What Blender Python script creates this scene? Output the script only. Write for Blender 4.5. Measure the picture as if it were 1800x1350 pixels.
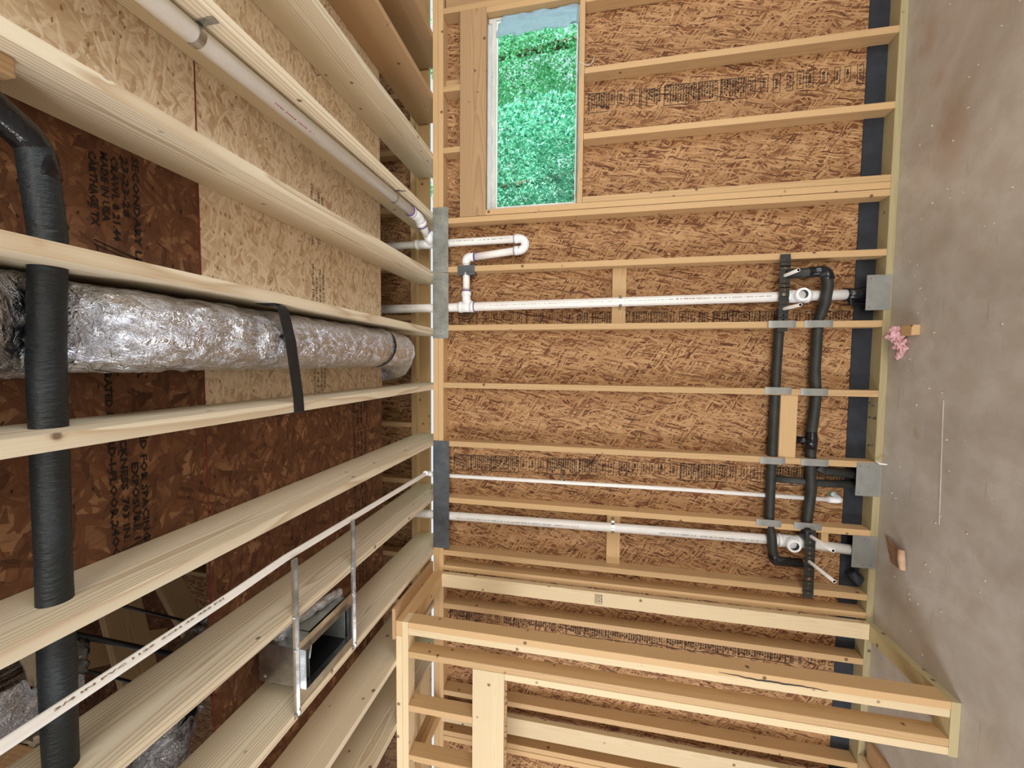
import bpy, bmesh, math, random
from mathutils import Vector, Matrix, noise as mnoise
random.seed(7)
for o in list(bpy.data.objects): bpy.data.objects.remove(o)
SC = bpy.context.scene
COL = SC.collection
PI = math.pi

# ------------------------------------------------------------ camera, world, light, exposure
F_PX = 689.86
cam = bpy.data.cameras.new('camera')
cam.sensor_fit = 'HORIZONTAL'; cam.sensor_width = 36.0
cam.lens = F_PX * 36.0 / 1800.0
cam.clip_start = 0.02; cam.clip_end = 200
camo = bpy.data.objects.new('camera', cam); COL.objects.link(camo)
CAM = ((0.00874634, 0.99861786, 0.05182535), (0.19426937, 0.04914293, -0.97971648), (-0.98090923, 0.01863701, -0.19357104))
M4 = Matrix(CAM).to_4x4(); M4.translation = Vector((0, 0, 1.6868))
camo.matrix_world = M4
SC.camera = camo
SC.view_settings.view_transform = 'Standard'
SC.view_settings.look = 'None'
SC.view_settings.gamma = 1.0
SC.view_settings.use_curve_mapping = False
SC.view_settings.exposure = -0.1

w = bpy.data.worlds.new('world'); SC.world = w; w.use_nodes = True
bg = w.node_tree.nodes['Background']
bg.inputs[0].default_value = (0.86, 0.93, 1.0, 1); bg.inputs[1].default_value = 1.0

sun = bpy.data.lights.new('sun', 'SUN'); sun.energy = 17.0; sun.angle = 0.01; sun.color = (1, 0.96, 0.88)
suno = bpy.data.objects.new('sun', sun); COL.objects.link(suno)
suno.rotation_euler = Vector((-0.75, 0.2, -0.68)).to_track_quat('-Z', 'Y').to_euler()

def area(name, loc, target, sx, sy, power, color):
    l = bpy.data.lights.new(name, 'AREA'); l.shape = 'RECTANGLE'; l.size = sx; l.size_y = sy
    l.energy = power; l.color = color
    o = bpy.data.objects.new(name, l); COL.objects.link(o); o.location = loc
    o.rotation_euler = (Vector(target) - Vector(loc)).to_track_quat('-Z', 'Y').to_euler()
    return o
# rear and west lamps: added area lamps for daylight assumed from behind and beside the camera
area('assumed_light_rear', (1.0, -3.2, 1.5), (0.2, 2.6, 1.4), 3.0, 2.0, 130, (1.0, 0.95, 0.84))
area('assumed_light_west', (-4.1, -0.7, 1.45), (0.0, 2.2, 1.4), 1.3, 1.9, 125, (0.95, 0.96, 1.0))
area('added_light_east', (3.0, 0.0, 0.95), (0.1, 1.3, 2.9), 1.6, 1.4, 62, (0.86, 0.93, 1.0))  # lamp set low and close, added for the duct highlight and joist undersides

# ------------------------------------------------------------ constants of the place (metres)
D = 2.643          # inner face of the back wall studs
ZC = 2.784         # underside of the joists
DECK = 3.019       # underside of the floor deck above
YF = 2.072         # front face of the closet wall
T = 0.038; W4 = 0.089

# ------------------------------------------------------------ node helpers
def lin(c):
    return tuple(((v / 255) / 12.92 if v / 255 <= 0.04045 else ((v / 255 + 0.055) / 1.055) ** 2.4) for v in c) + (1,)

class G:
    def __init__(s, name):
        s.m = bpy.data.materials.new(name); s.m.use_nodes = True
        s.t = s.m.node_tree; s.b = s.t.nodes['Principled BSDF']
        s.tc = s.t.nodes.new('ShaderNodeTexCoord')
    def n(s, typ, **kw):
        nd = s.t.nodes.new('ShaderNode' + typ)
        for k, v in kw.items(): setattr(nd, k, v)
        return nd
    def link(s, a, b): s.t.links.new(a, b)
    def setin(s, nd, i, v):
        if v is None: return
        if hasattr(v, 'is_linked') or isinstance(v, bpy.types.NodeSocket): s.link(v, nd.inputs[i])
        else: nd.inputs[i].default_value = v
    def math(s, op, a, b=None, c=None, clamp=False):
        nd = s.n('Math', operation=op); nd.use_clamp = clamp
        s.setin(nd, 0, a); s.setin(nd, 1, b); s.setin(nd, 2, c)
        return nd.outputs[0]
    def vmath(s, op, a, b=None):
        nd = s.n('VectorMath', operation=op); s.setin(nd, 0, a); s.setin(nd, 1, b)
        return nd.outputs[0]
    def map(s, v, loc=(0, 0, 0), rot=(0, 0, 0), sc=(1, 1, 1)):
        nd = s.n('Mapping'); s.link(v, nd.inputs[0])
        nd.inputs[1].default_value = loc; nd.inputs[2].default_value = rot; nd.inputs[3].default_value = sc
        return nd.outputs[0]
    def noise(s, v, scale, detail=2, rough=0.5, dist=0.0):
        nd = s.n('TexNoise'); s.link(v, nd.inputs['Vector'])
        nd.inputs['Scale'].default_value = scale; nd.inputs['Detail'].default_value = detail
        nd.inputs['Roughness'].default_value = rough; nd.inputs['Distortion'].default_value = dist
        return nd.outputs
    def vor(s, v, scale=1.0, dims='3D', feature='F1', rnd=1.0):
        nd = s.n('TexVoronoi', voronoi_dimensions=dims, feature=feature); s.link(v, nd.inputs['Vector'])
        nd.inputs['Scale'].default_value = scale; nd.inputs['Randomness'].default_value = rnd
        return nd.outputs
    def ramp(s, f, stops, interp='LINEAR'):
        nd = s.n('ValToRGB'); nd.color_ramp.interpolation = interp
        el = nd.color_ramp.elements
        while len(el) < len(stops): el.new(0.5)
        for e, (p, c) in zip(el, stops): e.position = p; e.color = c
        s.link(f, nd.inputs[0]); return nd.outputs[0]
    def mix(s, f, a, b, mode='MIX'):
        nd = s.n('Mix', data_type='RGBA', blend_type=mode)
        s.setin(nd, 0, f); s.setin(nd, 6, a); s.setin(nd, 7, b)
        return nd.outputs[2]
    def sep(s, v):
        nd = s.n('SeparateXYZ'); s.link(v, nd.inputs[0]); return nd.outputs
    def comb(s, x, y, z):
        nd = s.n('CombineXYZ'); s.setin(nd, 0, x); s.setin(nd, 1, y); s.setin(nd, 2, z); return nd.outputs[0]
    def bump(s, h, strength, dist, prev=None):
        nd = s.n('Bump'); nd.inputs['Strength'].default_value = strength; nd.inputs['Distance'].default_value = dist
        s.link(h, nd.inputs['Height'])
        if prev is not None: s.link(prev, nd.inputs['Normal'])
        return nd.outputs[0]
    def out(s, color=None, rough=None, metal=None, normal=None, **kw):
        for k, v in (('Base Color', color), ('Roughness', rough), ('Metallic', metal), ('Normal', normal)): s.setin(s.b, k, v) if v is not None else None
        for k, v in kw.items(): s.b.inputs[k].default_value = v
        return s.m

def simple(name, col, rough=0.5, metal=0.0, bump=None, var=0.06, **kw):
    g = G(name)
    nz = g.noise(g.tc.outputs['Object'], 14, 4, 0.6)
    c = lin(col)
    lo = tuple(v * (1 - var * 2) for v in c[:3]) + (1,); hi = tuple(min(1, v * (1 + var * 2)) for v in c[:3]) + (1,)
    colr = g.ramp(nz[0], [(0.3, lo), (0.7, hi)])
    nrm = None
    if bump:
        nb = g.noise(g.tc.outputs['Object'], bump[0], 4, 0.6)
        nrm = g.bump(nb[0], bump[1], bump[2])
    return g.out(colr, rough, metal, nrm, **kw)

# lumber: local X is the length of the board
def lumber(name, light, dark, knot, contrast=0.5, ring=0.006, tint=0.1, freq=1.0):
    g = G(name)
    oi = g.n('ObjectInfo')
    rnd = oi.outputs['Random']
    r37 = g.math('MULTIPLY', rnd, 37.0)
    off = g.comb(r37, g.math('MULTIPLY', rnd, 91.7), g.math('MULTIPLY', rnd, 53.3))
    P = g.vmath('ADD', g.tc.outputs['Object'], off)
    # knots
    kv = g.vor(P, 15.0)
    ksel = g.math('GREATER_THAN', g.sep(kv['Color'])[0], 0.80)
    kd = kv['Distance']
    kmask = g.math('MULTIPLY', g.ramp(kd, [(0.10, (1, 1, 1, 1)), (0.19, (0, 0, 0, 1))]), ksel)
    kpull = g.math('MULTIPLY', g.ramp(kd, [(0.0, (1, 1, 1, 1)), (0.34, (0, 0, 0, 1))], 'EASE'), ksel)
    # rings round a pith line outside the board, waved along the length
    so = g.sep(g.tc.outputs['Object'])
    wob = g.noise(g.map(P, sc=(1.1 * freq, 3.0, 3.0)), 1.0, 3, 0.5)
    wv = g.math('MULTIPLY', g.math('SUBTRACT', wob[0], 0.5), 0.075)
    yy = g.math('ADD', g.math('ADD', so[1], g.math('MULTIPLY', g.math('SUBTRACT', rnd, 0.5), 0.11)), wv)
    zz = g.math('ADD', g.math('ADD', so[2], 0.035), g.math('MULTIPLY', g.math('SUBTRACT', wob[0], 0.5), 0.05))
    rad = g.math('SQRT', g.math('ADD', g.math('MULTIPLY', yy, yy), g.math('MULTIPLY', zz, zz)))
    rad = g.math('ADD', rad, g.math('MULTIPLY', kpull, 0.005))
    ph = g.math('FRACT', g.math('DIVIDE', rad, ring))
    rings = g.ramp(ph, [(0.0, (0.1, 0.1, 0.1, 1)), (0.55, (0.35, 0.35, 0.35, 1)), (0.86, (1, 1, 1, 1)), (1.0, (0.15, 0.15, 0.15, 1))])
    fib = g.noise(g.map(P, sc=(3.0, 260, 260)), 1.0, 3, 0.6)
    f = g.math('MULTIPLY', rings, contrast)
    f = g.math('ADD', f, g.math('MULTIPLY', g.math('SUBTRACT', fib[0], 0.45), 0.35), clamp=True)
    c = g.mix(f, lin(light), lin(dark))
    big = g.noise(g.map(P, sc=(0.9, 7, 7)), 1.0, 2, 0.5)
    c = g.mix(g.math('MULTIPLY', big[0], 0.45), c, g.mix(0.5, lin(light), lin(dark)))
    v = g.math('ADD', 1.0 - tint, g.math('MULTIPLY', rnd, 2 * tint))
    c = g.mix(1.0, c, g.comb(v, v, v), 'MULTIPLY')
    c = g.mix(g.math('MULTIPLY', kmask, 0.85), c, lin(knot))
    nrm = g.bump(g.math('ADD', fib[0], g.math('MULTIPLY', rings, 0.4)), 0.25, 0.0012)
    return g.out(c, 0.62, 0.0, nrm, **{'Specular IOR Level': 0.3})

def osb(name, plane, pal, L=0.13, Wd=0.021, ang=None, bumpk=0.6, soft=0.0, sliver=0.0, specks=0.0):
    """strand board: stacked layers of long random flakes, thin slivers on top"""
    g = G(name)
    s = g.sep(g.tc.outputs['Object'])
    if plane == 'wall': uv = g.comb(s[2], s[0], 0.0)
    else: uv = g.comb(s[0], s[1], 0.0)
    wn = g.noise(uv, 7.0, 2, 0.5); wn2 = g.noise(uv, 75.0, 2, 0.6)
    warp = g.vmath('MULTIPLY', g.vmath('SUBTRACT', wn[1], (0.5, 0.5, 0.5)), (0.05, 0.05, 0))
    warp2 = g.vmath('MULTIPLY', g.vmath('SUBTRACT', wn2[1], (0.5, 0.5, 0.5)), (0.007, 0.005, 0))
    uv = g.vmath('ADD', g.vmath('ADD', uv, warp), warp2)
    ang = ang or [0.1, -0.5, 0.85, -0.15, 0.45, -0.95, 0.25, -0.3]
    col = None; h = None
    def layer(i, a, L_, W_, thr, p, dark):
        nonlocal col, h
        rv = g.map(uv, rot=(0, 0, a))
        v = g.vor(g.map(rv, loc=(i * 13.7, i * 7.3, 0), sc=(1 / L_, 1 / W_, 1)), 1.0, '2D')
        rc = g.sep(v['Color']); c = g.ramp(rc[0], p)
        st = g.noise(g.map(rv, sc=(9, 190, 1)), 1.0, 2, 0.6)
        c = g.mix(g.math('MULTIPLY', g.math('SUBTRACT', st[0], 0.38), 0.8, clamp=True), c, dark)
        c = g.mix(1.0, c, g.ramp(v['Distance'], [(0.40, (1, 1, 1, 1)), (0.72, (0.70 + soft * .2, 0.64 + soft * .25, 0.58 + soft * .3, 1))]), 'MULTIPLY')
        hh = g.math('ADD', rc[2], g.math('MULTIPLY', v['Distance'], -0.8))
        if col is None: col, h = c, hh; return
        msk = g.math('MULTIPLY', g.math('GREATER_THAN', rc[1], thr), g.math('LESS_THAN', v['Distance'], 0.62))
        col = g.mix(g.math('MULTIPLY', msk, 1.0 - soft * 0.45), col, c)
        mh = g.n('Mix', data_type='FLOAT'); g.link(msk, mh.inputs[0]); g.link(h, mh.inputs[2]); g.link(hh, mh.inputs[3]); h = mh.outputs[0]
    for i, a in enumerate(ang):
        k = (1.4, 1.0, 0.8, 1.15, 0.7, 0.75, 0.95, 0.6)[i % 8]
        layer(i, a, L * k, Wd * (0.65 + 0.45 * k), 0.5, pal, pal[0][1])
    if sliver:
        hi = [(0.0, pal[0][1]), (0.35, pal[3][1]), (1.0, pal[-1][1])]
        for i, a in enumerate((-0.7, 0.3, 1.0, -0.2)): layer(20 + i, a, L * 0.55, Wd * 0.42, 1 - sliver, hi, pal[1][1])
    if specks:
        sv = g.vor(g.map(uv, sc=(1, 2.2, 1)), 26.0, '2D'); sc_ = g.sep(sv['Color'])
        m = g.math('MULTIPLY', g.math('GREATER_THAN', sc_[0], 1 - specks), g.math('LESS_THAN', sv['Distance'], 0.16))
        col = g.mix(g.math('MULTIPLY', m, 0.75), col, g.mix(1.0, pal[0][1], pal[0][1], 'MULTIPLY'))
    big = g.noise(uv, 2.2, 2, 0.5)
    col = g.mix(g.math('MULTIPLY', big[0], 0.4), col, g.mix(1.0, col, pal[1][1], 'MULTIPLY'))
    nrm = g.bump(h, bumpk, 0.004)
    return g.out(col, 0.7, 0.0, nrm, **{'Specular IOR Level': 0.25})

M = {}
M['spf'] = lumber('spruce_lumber', (206, 172, 126), (172, 132, 88), (84, 52, 34), 0.45, 0.0075)
M['spfl'] = lumber('pale_spruce_lumber', (222, 202, 164), (196, 164, 120), (98, 64, 42), 0.4, 0.0085)
M['pine'] = lumber('pine_joist_lumber', (234, 224, 198), (172, 138, 100), (92, 58, 38), 0.75, 0.0115, freq=0.7)
M['pinet'] = lumber('tan_pine_lumber', (192, 158, 118), (146, 110, 76), (78, 46, 30), 0.6, 0.009, freq=0.7)  # toned toward the shadowed upper joists; also used for brown boards
M['treated'] = lumber('treated_lumber', (184, 170, 130), (148, 132, 94), (78, 62, 44), 0.4, 0.009)
def pl(*cs): return [(i / (len(cs) - 1), lin(c)) for i, c in enumerate(cs)]
M['osb_wall'] = osb('strand_board_wall', 'wall', pl((92, 52, 32), (136, 86, 52), (160, 110, 70), (186, 142, 98), (122, 74, 43), (212, 174, 126)), 0.17, 0.020, sliver=0.42, specks=0.12, bumpk=0.9)
DA = [0.3, 1.1, -0.6, 1.7, 0.8, -0.1, 1.4, -1.0]
M['osb_light'] = osb('strand_board_pale', 'deck', pl((184, 154, 120), (214, 190, 158), (222, 202, 174), (234, 218, 192), (206, 178, 144), (242, 228, 204)), 0.10, 0.028, DA, 0.45, soft=0.5, sliver=0.3, specks=0.10)
M['osb_dark'] = osb('strand_board_brown', 'deck', pl((76, 48, 34), (124, 86, 60), (146, 104, 74), (114, 76, 52), (170, 130, 96), (100, 64, 46)), 0.12, 0.034, DA, 0.5, soft=0.35, sliver=0.25, specks=0.1)

def concrete():
    g = G('concrete_slab')
    P = g.tc.outputs['Object']
    n1 = g.noise(P, 1.6, 6, 0.62, 0.6); n2 = g.noise(P, 9, 5, 0.6, 0.3); n3 = g.noise(P, 120, 3, 0.6)
    c = g.ramp(n1[0], [(0.25, lin((168, 160, 147))), (0.45, lin((192, 187, 178))), (0.62, lin((208, 204, 196))), (0.8, lin((186, 176, 158)))])
    c = g.mix(g.math('MULTIPLY', g.ramp(n2[0], [(0.35, (1, 1, 1, 1)), (0.6, (0, 0, 0, 1))]), 0.3), c, lin((160, 142, 120)))
    s = g.sep(P); wx = g.math('MULTIPLY', g.math('SUBTRACT', n2[0], 0.5), 0.16)
    for (x, y, r, rx) in ((1.70, 2.50, 0.075, 0.6), (1.12, 2.33, 0.12, 0.5), (1.45, 2.42, 0.04, 0.7), (-0.35, 2.42, 0.03, 1.0), (-1.12, 2.52, 0.06, 0.8)):
        dx = g.math('MULTIPLY', g.math('SUBTRACT', g.math('ADD', s[0], wx), x), rx); dy = g.math('SUBTRACT', g.math('ADD', s[1], wx), y)
        d = g.math('SQRT', g.math('ADD', g.math('MULTIPLY', dx, dx), g.math('MULTIPLY', dy, dy)))
        m = g.ramp(g.math('DIVIDE', d, r), [(0.3, (1, 1, 1, 1)), (1.0, (0, 0, 0, 1))])
        c = g.mix(g.math('MULTIPLY', m, 0.38), c, lin((160, 118, 82)))
    c = g.mix(g.math('MULTIPLY', n3[0], 0.25), c, lin((166, 156, 144)))
    # trowel scratches
    sc = g.noise(g.map(P, rot=(0, 0, 0.5), sc=(3, 40, 1)), 1.0, 3, 0.7)
    c = g.mix(g.ramp(sc[0], [(0.64, (0, 0, 0, 1)), (0.72, (0.4, 0.4, 0.4, 1))]), c, lin((120, 104, 86)))
    nrm = g.bump(g.math('ADD', n2[0], g.math('MULTIPLY', n3[0], 0.2)), 0.25, 0.004)
    return g.out(c, g.math('ADD', 0.38, g.math('MULTIPLY', n1[0], 0.3)), 0.0, nrm)
M['concrete'] = concrete()

def foil():
    g = G('foil_jacket'); P = g.tc.outputs['Object']
    n = g.noise(g.map(P, sc=(1.0, 0.45, 1.0)), 30, 5, 0.65, 1.4); v = g.vor(g.map(P, sc=(1.0, 0.6, 1.0)), 36)
    rd = g.math('ABSOLUTE', g.math('SUBTRACT', n[0], 0.5))
    gr = g.noise(P, 150, 2)
    h = g.math('ADD', g.math('MULTIPLY', rd, -2.2), g.math('MULTIPLY', v['Distance'], 0.30))
    nrm = g.bump(h, 0.9, 0.013)
    nrm = g.bump(gr[0], 0.3, 0.002, nrm)
    return g.out(lin((226, 230, 240)), 0.15, 1.0, nrm)
M['foil'] = foil()
def foam():
    g = G('black_foam'); P = g.tc.outputs['Object']
    n = g.noise(g.map(P, sc=(110, 34, 34)), 1.0, 4, 0.6); n2 = g.noise(P, 6, 2)
    c = g.ramp(n2[0], [(0.3, lin((16, 21, 24))), (0.7, lin((30, 38, 43)))])
    return g.out(c, 0.5, 0.0, g.bump(n[0], 1.0, 0.005))
M['foam'] = foam()
M['foam2'] = simple('black_pipe_sleeve', (42, 42, 38), 0.55, 0, (60, 0.3, 0.003), 0.2)
M['tape'] = simple('black_glossy_tape', (20, 22, 26), 0.16, 0, (22, 0.6, 0.01), 0.15)
M['flash'] = simple('black_flashing', (34, 38, 46), 0.62, 0, (30, 0.25, 0.004), 0.2)
M['strap'] = simple('black_webbing', (24, 26, 28), 0.6, 0, (90, 0.3, 0.002), 0.2)
M['pvc'] = simple('white_pvc', (238, 234, 228), 0.28, 0, None, 0.02)
M['pvcfit'] = simple('white_pvc_fitting', (240, 240, 240), 0.22, 0, None, 0.02)
M['purple'] = simple('purple_primer', (112, 74, 140), 0.4, 0, None, 0.15)
M['print'] = simple('red_print', (172, 84, 92), 0.5, 0, None, 0.1)
M['printk'] = simple('grey_print', (112, 100, 104), 0.5, 0, None, 0.1)
M['galv'] = simple('galvanized_steel', (160, 164, 160), 0.42, 0.75, (18, 0.08, 0.002), 0.14)
M['galvd'] = simple('dull_grey_steel', (96, 100, 104), 0.5, 0.55, (14, 0.1, 0.002), 0.12)
M['plate'] = simple('grey_nail_plate_steel', (156, 156, 150), 0.5, 0.5, None, 0.06)
M['zinc'] = simple('shiny_zinc', (186, 188, 188), 0.25, 0.95, (60, 0.2, 0.002), 0.15)
M['dot'] = simple('dark_holes', (40, 42, 44), 0.8)
M['ink'] = simple('black_ink', (22, 16, 14), 0.9, 0, None, 0.2)
M['inkb'] = simple('brown_ink', (28, 20, 14), 0.9, 0, None, 0.2)
M['inkg'] = simple('grey_ink', (130, 112, 92), 0.9, 0, None, 0.2)
M['red'] = simple('red_line_paint', (112, 40, 34), 0.8, 0, None, 0.2)
M['vinyl'] = simple('grey_vinyl_frame', (206, 206, 198), 0.5, 0, None, 0.05)
M['white'] = simple('white_vinyl', (244, 246, 246), 0.4, 0, None, 0.02)
M['paint'] = simple('chalk_white', (214, 206, 196), 0.9, 0, None, 0.06)
M['pink'] = simple('pink_fibre', (238, 184, 188), 0.9, 0, (70, 0.9, 0.01), 0.15)
M['kraft'] = simple('brown_kraft_paper', (198, 164, 134), 0.8, 0, (18, 0.4, 0.006), 0.12)
M['cream'] = simple('cream_paper', (216, 204, 184), 0.8, 0, None, 0.05)
M['wool'] = simple('grey_fibre_blanket', (150, 152, 150), 0.9, 0, (40, 0.9, 0.02), 0.35)
M['drk'] = simple('dark_cable_and_inner_shade', (14, 16, 18), 0.5)  # dark cables; also stands in for shade inside boot, tees and stubs
M['soil'] = simple('ground_soil', (120, 116, 92), 0.95)
M['bark'] = simple('tree_bark', (96, 80, 64), 0.9, 0, (20, 0.8, 0.02), 0.2)
M['wire'] = simple('white_wire', (214, 214, 210), 0.5)
def leafm(name, a, b):
    g = G(name); oi = g.n('NewGeometry')
    c = g.ramp(oi.outputs['Random Per Island'], [(0.0, lin(a)), (0.55, lin(b)), (0.9, lin((170, 232, 206))), (1.0, lin((220, 246, 238)))])  # palest leaves stand in for blue-white highlights and sky gaps
    g.out(c, 0.5)
    tr = g.n('BsdfTranslucent'); g.link(c, tr.inputs[0])
    mx = g.n('MixShader'); mx.inputs[0].default_value = 0.4
    g.link(g.b.outputs[0], mx.inputs[1]); g.link(tr.outputs[0], mx.inputs[2])
    g.link(mx.outputs[0], g.t.nodes['Material Output'].inputs[0]); return g.m
M['leaf'] = leafm('green_leaf', (56, 150, 104), (140, 222, 170))
M['leaf2'] = leafm('blue_green_leaf', (50, 140, 124), (140, 222, 196))
def glassm():
    g = G('window_glass')
    tr = g.n('BsdfTransparent'); tr.inputs[0].default_value = (0.86, 1.0, 0.97, 1)
    gl = g.n('BsdfGlossy'); gl.inputs['Roughness'].default_value = 0.03
    fr = g.n('Fresnel'); fr.inputs[0].default_value = 1.45
    mx = g.n('MixShader'); g.link(g.math('MULTIPLY', fr.outputs[0], 0.6), mx.inputs[0]); g.link(tr.outputs[0], mx.inputs[1]); g.link(gl.outputs[0], mx.inputs[2])
    g.link(mx.outputs[0], g.t.nodes['Material Output'].inputs[0]); return g.m
M['glass'] = glassm()
def filmm():
    g = G('crumpled_blue_film')
    n = g.noise(g.tc.outputs['Object'], 16, 4, 0.6, 1.0)
    nrm = g.bump(n[0], 0.7, 0.015)
    g.out(lin((224, 240, 250)), 0.35, 0, nrm)
    tr = g.n('BsdfTranslucent'); tr.inputs[0].default_value = lin((226, 242, 252)); g.link(nrm, tr.inputs['Normal'])
    mx = g.n('MixShader'); mx.inputs[0].default_value = 0.7
    g.link(g.b.outputs[0], mx.inputs[1]); g.link(tr.outputs[0], mx.inputs[2])
    g.link(mx.outputs[0], g.t.nodes['Material Output'].inputs[0]); return g.m
M['film'] = filmm()

# ------------------------------------------------------------ object helpers
def link(name, me, mats, parent=None, mw=None):
    o = bpy.data.objects.new(name, me)
    if not isinstance(mats, (list, tuple)): mats = [mats]
    for m in mats: me.materials.append(m)
    COL.objects.link(o)
    if mw is not None: o.matrix_world = mw
    if parent is not None:
        o.parent = parent
        if mw is not None:
            o.matrix_parent_inverse = Matrix.Identity(4)
            o.matrix_basis = PW[parent.name].inverted() @ mw
    PW[o.name] = mw if mw is not None else (PW[parent.name] if parent is not None else Matrix.Identity(4))
    return o
PW = {}
def tag(o, label, cat, group=None, kind=None):
    if label: o['label'] = label
    if cat: o['category'] = cat
    if group: o['group'] = group
    if kind: o['kind'] = kind
    return o
def struct(o): o['kind'] = 'structure'; return o
def empty(name, loc, label, cat, group=None):
    o = bpy.data.objects.new(name, None); COL.objects.link(o); o.empty_display_size = 0.05
    mw = Matrix.Translation(Vector(loc)); o.matrix_world = mw; PW[o.name] = mw
    return tag(o, label, cat, group)
def finish(bm, name, mats, parent=None, mw=None, smooth=False):
    me = bpy.data.meshes.new(name); bm.normal_update(); bm.to_mesh(me); bm.free()
    if smooth:
        for p in me.polygons: p.use_smooth = True
    if parent is not None and mw is None:
        # vertices are in world space: bring them into the parent's frame
        me.transform(PW[parent.name].inverted()); o = link(name, me, mats, parent)
        PW[o.name] = PW[parent.name]; return o
    if parent is None and mw is None:
        # world-space vertices: put the origin at the base of the thing
        vs = [v.co for v in me.vertices]
        c = Vector((sum(v.x for v in vs) / len(vs), sum(v.y for v in vs) / len(vs), min(v.z for v in vs)))
        T4 = Matrix.Translation(c); me.transform(T4.inverted()); return link(name, me, mats, None, T4)
    return link(name, me, mats, parent, mw)
def bbox(bm, x0, x1, y0, y1, z0, z1, mat=0, bev=0.0):
    r = bmesh.ops.create_cube(bm, size=1.0)
    vs = r['verts']
    for v in vs:
        v.co = Vector(((x0 + x1) / 2 + v.co.x * (x1 - x0), (y0 + y1) / 2 + v.co.y * (y1 - y0), (z0 + z1) / 2 + v.co.z * (z1 - z0)))
    fs = {f for v in vs for f in v.link_faces}
    for f in fs: f.material_index = mat
    if bev:
        es = {e for f in fs for e in f.edges}
        bmesh.ops.bevel(bm, geom=list(es), offset=bev, segments=2, affect='EDGES', profile=0.6)
    return vs
AX = {'x': Matrix.Identity(3),
      'y': Matrix(((0, -1, 0), (1, 0, 0), (0, 0, 1))),
      'z': Matrix(((0, 0, -1), (0, 1, 0), (1, 0, 0)))}
def board(name, x, y, z, axis, mat, parent=None, bev=0.003, nails=True):
    """eased-edge lumber filling the box x,y,z (pairs); local X runs along the length"""
    c = Vector(((x[0] + x[1]) / 2, (y[0] + y[1]) / 2, (z[0] + z[1]) / 2))
    s = Vector((abs(x[1] - x[0]), abs(y[1] - y[0]), abs(z[1] - z[0])))
    R = AX[axis]; ls = R.transposed() @ s; ls = Vector((abs(ls.x), abs(ls.y), abs(ls.z)))
    bm = bmesh.new()
    bbox(bm, -ls.x / 2, ls.x / 2, -ls.y / 2, ls.y / 2, -ls.z / 2, ls.z / 2, 0, bev)
    mw = R.to_4x4(); mw.translation = c
    return finish(bm, name, M[mat], parent, mw)
def boxo(name, x, y, z, mat, parent=None, bev=0.0, structure=False):
    bm = bmesh.new(); bbox(bm, x[0], x[1], y[0], y[1], z[0], z[1], 0, bev)
    if structure:
        o = finish(bm, name, M[mat], parent, Matrix.Identity(4)); return struct(o)
    return finish(bm, name, M[mat], parent)

def fillet(pts, r, seg=7):
    pts = [Vector(p) for p in pts]; out = [pts[0]]
    for i in range(1, len(pts) - 1):
        a, b, c = pts[i - 1], pts[i], pts[i + 1]
        ra = r[i] if isinstance(r, dict) and i in r else (0.03 if isinstance(r, dict) else r)
        u = (a - b); v = (c - b); la, lc = u.length, v.length; u.normalize(); v.normalize()
        an = u.angle(v)
        if an > PI - 0.02: out.append(b); continue
        t = min(ra / math.tan(an / 2), la * 0.49, lc * 0.49); rr = t * math.tan(an / 2)
        cen = b + (u + v).normalized() * (rr / math.sin(an / 2))
        p0 = b + u * t; p1 = b + v * t; a0 = p0 - cen; a1 = p1 - cen; tot = a0.angle(a1); axn = a0.cross(a1).normalized()
        for k in range(seg + 1): out.append(cen + Matrix.Rotation(tot * k / seg, 3, axn) @ a0)
    out.append(pts[-1]); return out
def tube(bm, pts, r, n=16, cap=True, mat=0, inner=None):
    pts = [Vector(p) for p in pts]; N = len(pts)
    rs = r if isinstance(r, (list, tuple)) else [r] * N
    t0 = (pts[1] - pts[0]).normalized(); up = Vector((0, 0, 1)) if abs(t0.z) < 0.9 else Vector((0, 1, 0))
    nx = t0.cross(up).normalized(); rings = []
    for i in range(N):
        t = ((pts[min(i + 1, N - 1)] - pts[i]).normalized() + (pts[i] - pts[max(i - 1, 0)]).normalized())
        t = t.normalized() if t.length > 1e-9 else t0
        nx = (nx - t * nx.dot(t)).normalized(); ny = t.cross(nx)
        rings.append([bm.verts.new(pts[i] + (nx * math.cos(2 * PI * k / n) + ny * math.sin(2 * PI * k / n)) * rs[i]) for k in range(n)])
    for i in range(N - 1):
        for k in range(n):
            f = bm.faces.new((rings[i][k], rings[i][(k + 1) % n], rings[i + 1][(k + 1) % n], rings[i + 1][k])); f.material_index = mat; f.smooth = True
    if cap:
        for ring, rev in ((rings[0], True), (rings[-1], False)):
            f = bm.faces.new(ring[::-1] if rev else ring); f.material_index = mat
    return rings
def tubeo(name, pts, r, mat, parent=None, n=18, **kw):
    bm = bmesh.new(); tube(bm, pts, r, n, **kw)
    return finish(bm, name, mat if isinstance(mat, list) else M[mat], parent)
def hollow(bm, a, b, ro, ri, n=20, mat=0, matin=1, depth=None):
    """open-ended socket from a to b, mouth at b"""
    a, b = Vector(a), Vector(b); t = (b - a).normalized(); dep = depth or (b - a).length * 0.9
    r1 = tube(bm, [a, b], ro, n, cap=False, mat=mat)[1]
    rin = tube(bm, [b - t * dep, b], ri, n, cap=False, mat=matin)
    for k in range(n):
        f = bm.faces.new((r1[k], r1[(k + 1) % n], rin[1][(k + 1) % n], rin[1][k])); f.material_index = mat
    f = bm.faces.new(rin[0]); f.material_index = matin
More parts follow.
